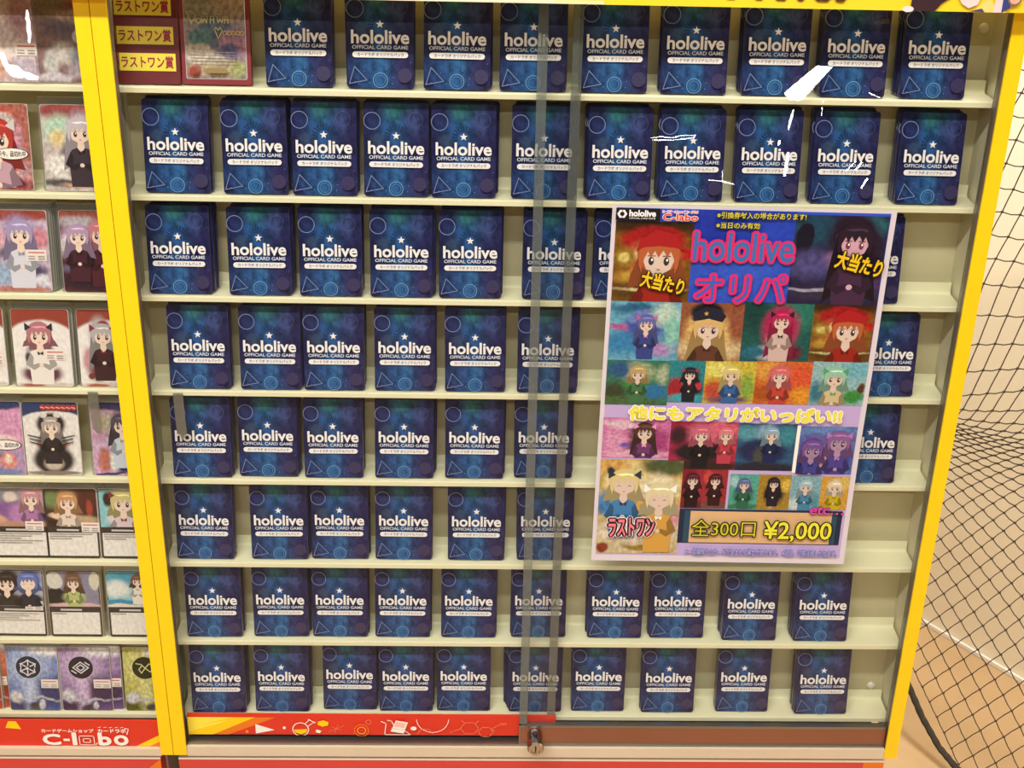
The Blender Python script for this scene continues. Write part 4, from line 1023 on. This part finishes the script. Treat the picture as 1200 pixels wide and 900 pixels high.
pic('crimson_hair', 0, 41, 75, 108, '1c5c58', [(.15, .8, .2, .3, '124440', .6), (.8, .8, .25, .25, '2c7c6c', .6), (.55, .55, .26, .38, 'b8205c', .3), (.55, .75, .18, .16, 'c42c68', .3), (.55, .67, .11, .09, 'f4d0c4', .25), (.55, .38, .17, .16, 'e8c0b4', .35), (.58, .42, .1, .12, '301828', .35), (.4, .14, .2, .12, 'e4d0d8', .4), (.72, .15, .16, .14, '6c1838', .4), (.2, .15, .2, .1, '28708c', .5)], warp=.08)
pic('gold_hood_small', 75, 42, 142, 108, '8a5c1c', gold_b, warp=.08)
pic('forest_bow', -144, -14, -75, 39, '3a7c60', [(.5, .75, .28, .2, 'a8b890', .5), (.45, .72, .12, .12, 'ecdcb8', .3), (.2, .8, .2, .2, '2c5c8c', .5), (.5, .4, .3, .16, '3a9048', .4), (.8, .3, .2, .2, '2878b0', .5), (.15, .3, .2, .2, '3c4830', .5), (.9, .7, .1, .2, 'b0c0a0', .5), (.4, .1, .5, .1, '4c6c3c', .4)], warp=.2)
pic('red_gloves', -75, -10, -36, 40, '2a8c98', [(.6, .62, .26, .2, '2c2c3c', .3), (.6, .66, .14, .09, 'f0dcd4', .25), (.7, .35, .28, .2, '22202c', .3), (.2, .3, .26, .28, 'a82434', .35), (.5, .1, .5, .1, '3cb0c0', .5), (.85, .4, .1, .1, 'c83848', .3)], warp=.1)
pic('yellow_gown', -36, -10, 20, 40, 'd8c444', [(.25, .8, .25, .2, 'f0e878', .5), (.5, .7, .2, .18, 'f4e4a0', .4), (.5, .68, .1, .09, 'f8e4cc', .3), (.5, .35, .2, .24, '3468a8', .35), (.2, .3, .2, .25, 'c8503c', .5), (.85, .4, .15, .3, '8cb048', .5), (.5, .08, .4, .1, '6c4c70', .5)], warp=.16)
pic('orange_bloom', 20, -10, 82, 41, 'd87434', [(.8, .65, .25, .3, 'e85c38', .5), (.2, .8, .25, .2, 'e8a848', .5), (.42, .72, .2, .18, 'e86c70', .35), (.42, .68, .1, .08, 'f8d8c4', .3), (.42, .3, .24, .22, 'd84038', .4), (.85, .2, .2, .2, 'f0a030', .5), (.15, .25, .2, .2, 'b85820', .5)], warp=.16)
pic('aqua_summer', 82, -10, 143, 42, '9cc8cc', [(.8, .8, .3, .2, '7cc0d0', .5), (.4, .68, .22, .22, 'a8dcc0', .35), (.4, .64, .12, .1, 'f6e4d0', .25), (.42, .3, .2, .18, 'e4c890', .35), (.45, .36, .06, .05, 'c83c30', .3), (.12, .3, .15, .25, '3c7c94', .5), (.8, .2, .2, .16, '3c9444', .4), (.93, .4, .07, .12, '5c3828', .3)], warp=.12)
hl = ink('e8e040')
pic('pink_stage', -144, -79, -68, -30, 'd878b0', [(.6, .65, .22, .25, '543434', .35), (.62, .66, .12, .11, 'f6dcd0', .25), (.55, .3, .3, .16, '6c3c6c', .5), (.2, .4, .2, .25, 'e8a0c8', .5), (.85, .4, .15, .3, 'b04484', .5), (.3, .85, .3, .12, 'f0c8dc', .5), (.5, .1, .5, .1, 'f0b4d0', .5), (.35, .35, .08, .08, '7c58b8', .4)], warp=.25)
pic('crimson_coat', -68, -92, 8, -33, 'b02c54', [(.75, .8, .28, .22, 'ec6c84', .4), (.45, .74, .22, .22, 'd86c88', .35), (.45, .73, .11, .09, 'f8dccc', .25), (.45, .36, .38, .22, '1e1a26', .25), (.9, .45, .12, .14, 'd84050', .4), (.12, .7, .14, .2, '3c1a2c', .5), (.5, .08, .6, .12, '3a2024', .3), (.45, .42, .03, .16, 'c8a858', .3)], warp=.08)
pic('blue_cloak', 8, -92, 74, -34, '2c5c84', [(.5, .80, .2, .2, '8cb4cc', .4), (.6, .78, .1, .1, 'f0dcd0', .25), (.45, .42, .42, .26, '1a2a5c', .25), (.45, .3, .15, .2, '4c5048', .4), (.15, .8, .2, .15, '58a0b0', .5), (.85, .75, .15, .2, '3c90a4', .5), (.5, .06, .6, .12, '22283c', .3)], warp=.12)
panel('picture_divider', 74, -94, 78, -35, white_p, nv=8, lay=5)
pic('violet_cats', 78, -95, 142, -36, '5a78c0', [(.7, .72, .26, .22, '8a5ca0', .35), (.7, .68, .15, .1, 'b48cb8', .3), (.25, .58, .22, .22, '7454a0', .4), (.3, .55, .1, .08, 'b08cb4', .3), (.6, .3, .4, .2, '4448a0', .5), (.15, .15, .3, .2, '2c3c88', .5), (.5, .92, .5, .08, '6c90d0', .5), (.5, .32, .26, .06, 'e8a090', .4), (.5, .20, .2, .05, 'e8a090', .4)], warp=.12)
pic('cream_twins', -144, -200, -50, -81, 'd8b868', [(.8, .93, .3, .1, '54603c', .4), (.3, .8, .25, .18, 'f0e0a0', .3), (.25, .76, .14, .08, 'f8e4c8', .25), (.72, .68, .26, .17, 'f4e8c0', .3), (.72, .64, .15, .08, 'f8e4cc', .25), (.2, .53, .25, .15, '4488c8', .4), (.7, .5, .28, .1, 'e8b858', .4), (.85, .4, .2, .14, 'e8a0b0', .5), (.15, .3, .25, .1, 'd8c480', .5), (.5, .30, .45, .06, 'f0d8d8', .5), (.5, .20, .6, .10, 'e8dcc8', .5), (.5, .05, .6, .08, 'd8c8a0', .4), (.08, .06, .07, .05, '903828', .3), (.55, .06, .2, .03, 'a88838', .4), (.15, .93, .2, .08, 'e0b060', .4), (.12, .88, .05, .04, '2c3848', .4)], warp=.12)
pic('small_crimson', -50, -141, -26, -92, '8c1c34', [(.45, .78, .2, .12, '54202c', .3), (.45, .5, .25, .3, '2c141c', .4), (.8, .6, .2, .4, 'b83048', .6), (.5, .08, .6, .10, '6c2c30', .3)], warp=.2)
pic('small_scarlet', -26, -141, 2, -92, 'a8303c', [(.5, .75, .16, .12, '4c1c24', .3), (.5, .45, .25, .25, '40181e', .4), (.2, .8, .2, .15, 'd85048', .5), (.5, .08, .6, .14, '7c5044', .3)], warp=.2)
pic('small_teal', 5, -141, 38, -97, '58b0a0', [(.5, .72, .2, .13, '5c6c9c', .3), (.5, .68, .08, .06, 'f0dcd0', .3), (.5, .4, .35, .22, '2c6c58', .4), (.5, .35, .12, .2, 'd8d0a0', .4), (.15, .8, .15, .15, 'a8d8d8', .5), (.5, .08, .6, .08, '3c7c5c', .3)], warp=.2)
pic('small_black_gold', 38, -141, 75, -97, 'b08c34', [(.45, .8, .18, .12, '2c2430', .3), (.45, .76, .08, .06, 'f0d8c4', .3), (.5, .45, .32, .28, '2a2030', .4), (.45, .25, .08, .2, 'd8b8a0', .4), (.85, .7, .15, .2, 'e8c454', .5)], warp=.2)
pic('small_sky', 75, -141, 110, -98, '88b8c8', [(.5, .7, .22, .2, 'b0d0d8', .3), (.5, .68, .08, .06, 'f0dcd0', .3), (.5, .4, .25, .2, '4890b8', .4), (.2, .2, .2, .2, 'd8e4e0', .5), (.85, .3, .15, .2, '5ca0b0', .5)], warp=.25)
pic('small_sun', 110, -140, 142, -98, 'e0a840', [(.5, .68, .3, .25, 'f4e4c8', .35), (.5, .7, .12, .1, 'f8d8c4', .3), (.5, .25, .25, .2, 'd8c020', .4), (.85, .8, .2, .2, 'e8c868', .5)], warp=.25)

mb = MB(pmap); mb.layer = 20
k = .001
mb.rect(-.1450, .1945, -.0990, .2075, ink('14141a'))
mb.poly([(-.1385 + .0052 * math.cos(a), .2012 + .0048 * math.sin(a)) for a in [math.pi * j / 3 for j in range(6)]], wht)
mb.poly([(-.1385 + .0026 * math.cos(a), .2012 + .0024 * math.sin(a)) for a in [math.pi * j / 3 for j in range(6)]], ink('14141a'))
mb.line([(-.1385, .1965), (-.1385, .2060)], .0005, ink('14141a'))
mb.text('hololive', -.1310, .1992, -.1040, .2055, wht, off=.04); mb.text('OFFICIAL CARD GAME', -.1310, .1963, -.1040, .1980, wht)
mb.build('brand_badge', pst)
mb = MB(pmap); mb.layer = 20
rl = ink('e0442c')
mb.outlined('カードゲームショップ カードラボ', -.097, .2030, -.060, .2062, rl, white_p, off=.01, eoff=.14)
mb.outlined('C-labo', -.096, .1958, -.060, .2024, rl, white_p, off=.05, eoff=.14)
mb.build('shop_badge', pst)
mb = MB(pmap); mb.layer = 20
yi, bk = ink('d8cc50'), ink('15150f')
mb.outlined('※引換券封入の場合があります!', -.0400, .1990, .0530, .2058, yi, bk, off=.015, eoff=.10)
mb.outlined('※当日のみ有効', -.0400, .1885, .0055, .1950, yi, bk, off=.015, eoff=.10)
mb.build('notice_lettering', pst)
mb = MB(pmap); mb.layer = 20
mb.outlined('hololive', -.0610, .1535, .0440, .1835, ink('3a6cb0'), ink('d8286c'), off=.012, eoff=.115)
mb.outlined('オリパ', -.0550, .1085, .0400, .1385, ink('3a5cb8'), ink('d8286c'), off=.0, eoff=.115)
mb.build('title_lettering', pst)
for x0, z0, x1, z1, rt in ((-.114, .1195, -.068, .1365, -.20), (.0905, .1440, .1405, .1625, -.22)):
    mb = MB(pmap); mb.layer = 21
    mb.text('大当たり', x0, z0, x1, z1, ink('241808'), off=.12, rot=rt); mb.text('大当たり', x0, z0, x1, z1, ink('e8c020'), off=.035, rot=rt)
    mb.build('win_lettering', pst)
mb = MB(pmap); mb.layer = 21
mb.text('他にもアタリがいっぱい!!', -.1160, -.0300, .1200, -.0140, white_p, off=.15); mb.text('他にもアタリがいっぱい!!', -.1160, -.0300, .1200, -.0140, ink('c8b82c'), off=.05)
mb.text('他にもアタリがいっぱい!!', -.1160, -.0300, .1200, -.0140, ink('f0ea3c'), off=.02)
mb.build('headline_lettering', pst)
mb = MB(pmap); mb.layer = 21
mb.text('ラストワン', -.1310, -.1755, -.0790, -.1530, ink('f6e8ea'), off=.17, rot=.03); mb.text('ラストワン', -.1310, -.1755, -.0790, -.1530, ink('1c1418'), off=.12, rot=.03)
mb.text('ラストワン', -.1310, -.1755, -.0790, -.1530, ink('ee7a8a'), off=.03, rot=.03); mb.build('last_prize_lettering', pst)
mb = MB(pmap); mb.layer = 5
mb.rect(-.0500, -.1850, .1390, -.1415, ink('1e2c44'), nv=4); mb.rect(-.0440, -.1840, .1330, -.1435, ink('2c4a60'), nv=4); mb.rect(-.0370, -.1840, .1270, -.1440, ink('d8b080'), nv=4)
pbo = mb.build('price_banner', pst)
mb = MB(pmap); mb.layer = 22
mb.text('全300口', -.0350, -.1740, .0390, -.1530, ink('1c2414'), off=.075); mb.text('全300口', -.0350, -.1740, .0390, -.1530, ink('cfc832'), off=-.002)
mb.text('¥2,000', .0490, -.1790, .1270, -.1540, ink('1c2414'), off=.085); mb.text('¥2,000', .0490, -.1790, .1270, -.1540, ink('e8e23c'), off=.015)
mb.build('price_lettering', pbo)
mb = MB(pmap); mb.layer = 22
mb.text('etc…', .1000, -.1440, .1390, -.1345, ink('1c1018'), off=.11, shear=.15); mb.text('etc…', .1000, -.1440, .1390, -.1345, ink('d848a8'), off=.02, shear=.15)
mb.build('etcetera_lettering', pst)
mb = MB(pmap); mb.layer = 21
tx = '※一部傷有りのカードが含まれる場合があります。 ※返品、交換は致しかねます。'
mb.text(tx, -.0400, -.1985, .1370, -.1900, ink('3c40a8'), off=.06); mb.text(tx, -.0400, -.1985, .1370, -.1900, ink('c8c8f0'), off=.0)
mb.build('footnote_lettering', pst)

# ------------------------------------------------------------------ net hanging to the right of the cabinet
NB = Vector((.6863, .8995, 0))
TAB = [(-.30, (.0214, .032), (.021, -.0225)), (.047, (.0214, .0316), (.0214, -.0223)), (.219, (.0212, .0305), (.0224, -.0198)), (.385, (.0209, .0294), (.0232, -.0161)), (.546, (.0194, .0261), (.0233, -.0097)), (.670, (.0198, .0228), (.0258, .0022)),
       (.777, (.0195, .0228), (.0299, .0137)), (.866, (.0184, .0273), (.0305, .0094)), (.997, (.0173, .0309), (.0329, .0036)), (1.206, (.0171, .0289), (.0346, -.0004)), (1.407, (.0173, .0258), (.0344, -.0032)), (1.9, (.0175, .026), (.034, -.004))]


def fld(h):
    h = min(max(h, TAB[0][0]), TAB[-1][0])
    for a, b in zip(TAB, TAB[1:]):
        if h <= b[0]:
            t = (h - a[0]) / (b[0] - a[0]); L_ = lambda p, q: (p[0] + (q[0] - p[0]) * t, p[1] + (q[1] - p[1]) * t)
            return L_(a[1], b[1]), L_(a[2], b[2])


ROPE = [(.085, .385), (.1290, .305), (.1729, .2405), (.2169, .1757), (.2533, .1273), (.2978, .0788), (.3458, .0402), (.389, .0221), (.46, .014), (.60, .013)]


def rope_h(s):
    if s <= ROPE[0][0]: return .385 + (ROPE[0][0] - s) * 1.8
    for a, b in zip(ROPE, ROPE[1:]):
        if s <= b[0]: return a[1] + (b[1] - a[1]) * (s - a[0]) / (b[0] - a[0])
    return .013


def n3(s, h): 
    p = NB + WD * s + WN * (.012 * math.sin(h * 9 + s * 4)); return (p.x, p.y, h)


NI, NJ0, NJ1 = 60, -32, 26
grid = {}
s, h = .1729, .2405
col = []
p = (s, h)
for i in range(NI):
    col.append(p); a, b = fld(p[1]); p = (p[0] + a[0], p[1] + a[1])
p = (s, h); pre = []
for i in range(30):
    a, b = fld(p[1]); p = (p[0] - a[0], p[1] - a[1]); pre.append(p)
col = pre[::-1] + col
for i, p0 in enumerate(col):
    p = p0
    for j in range(0, NJ1):
        grid[i, j] = p; a, b = fld(p[1]); p = (p[0] + b[0], p[1] + b[1])
    p = p0
    for j in range(-1, NJ0, -1):
        a, b = fld(p[1]); p = (p[0] - b[0], p[1] - b[1]); grid[i, j] = p
net = thing('safety_net', 'black knotted diamond mesh net hanging beside the cabinet in front of the cream wall', 'net')
cord = mat('net_cord', '463a30', .8)
mb = MB()
ok = lambda q: -.45 < q[0] < .75 and q[1] < 1.75 and q[1] > rope_h(q[0]) - .004
for (i, j), q in grid.items():
    if not ok(q): continue
    for di, dj in ((1, 0), (0, 1)):
        r = grid.get((i + di, j + dj))
        if r is None or not ok(r): continue
        a, b = Vector(n3(*q)), Vector(n3(*r)); mid = (a + b) / 2 + Vector((0, 0, .0016 if di else -.0022))
        mb.tube([a, mid, b], .00105, cord, 4)
    mb.tube([Vector(n3(*q)) - WD * .0022, Vector(n3(*q)) + WD * .0022], .0019, cord, 4)
mb.build('mesh_cords', net)
mb = MB(); pts = []
for a, b in zip(ROPE, ROPE[1:]):
    for k in range(6): t = k / 6; pts.append(n3(a[0] + (b[0] - a[0]) * t, a[1] + (b[1] - a[1]) * t))
pts = [n3(-.43, 1.312), n3(-.30, 1.078), n3(-.16, .826), n3(-.02, .574)] + pts
mb.tube(pts, [.0062 + .0009 * (i % 2) for i in range(len(pts))], mat('border_rope', '382f26', .85, vary=.25, scale=300), 8)
mb.build('border_rope', net)
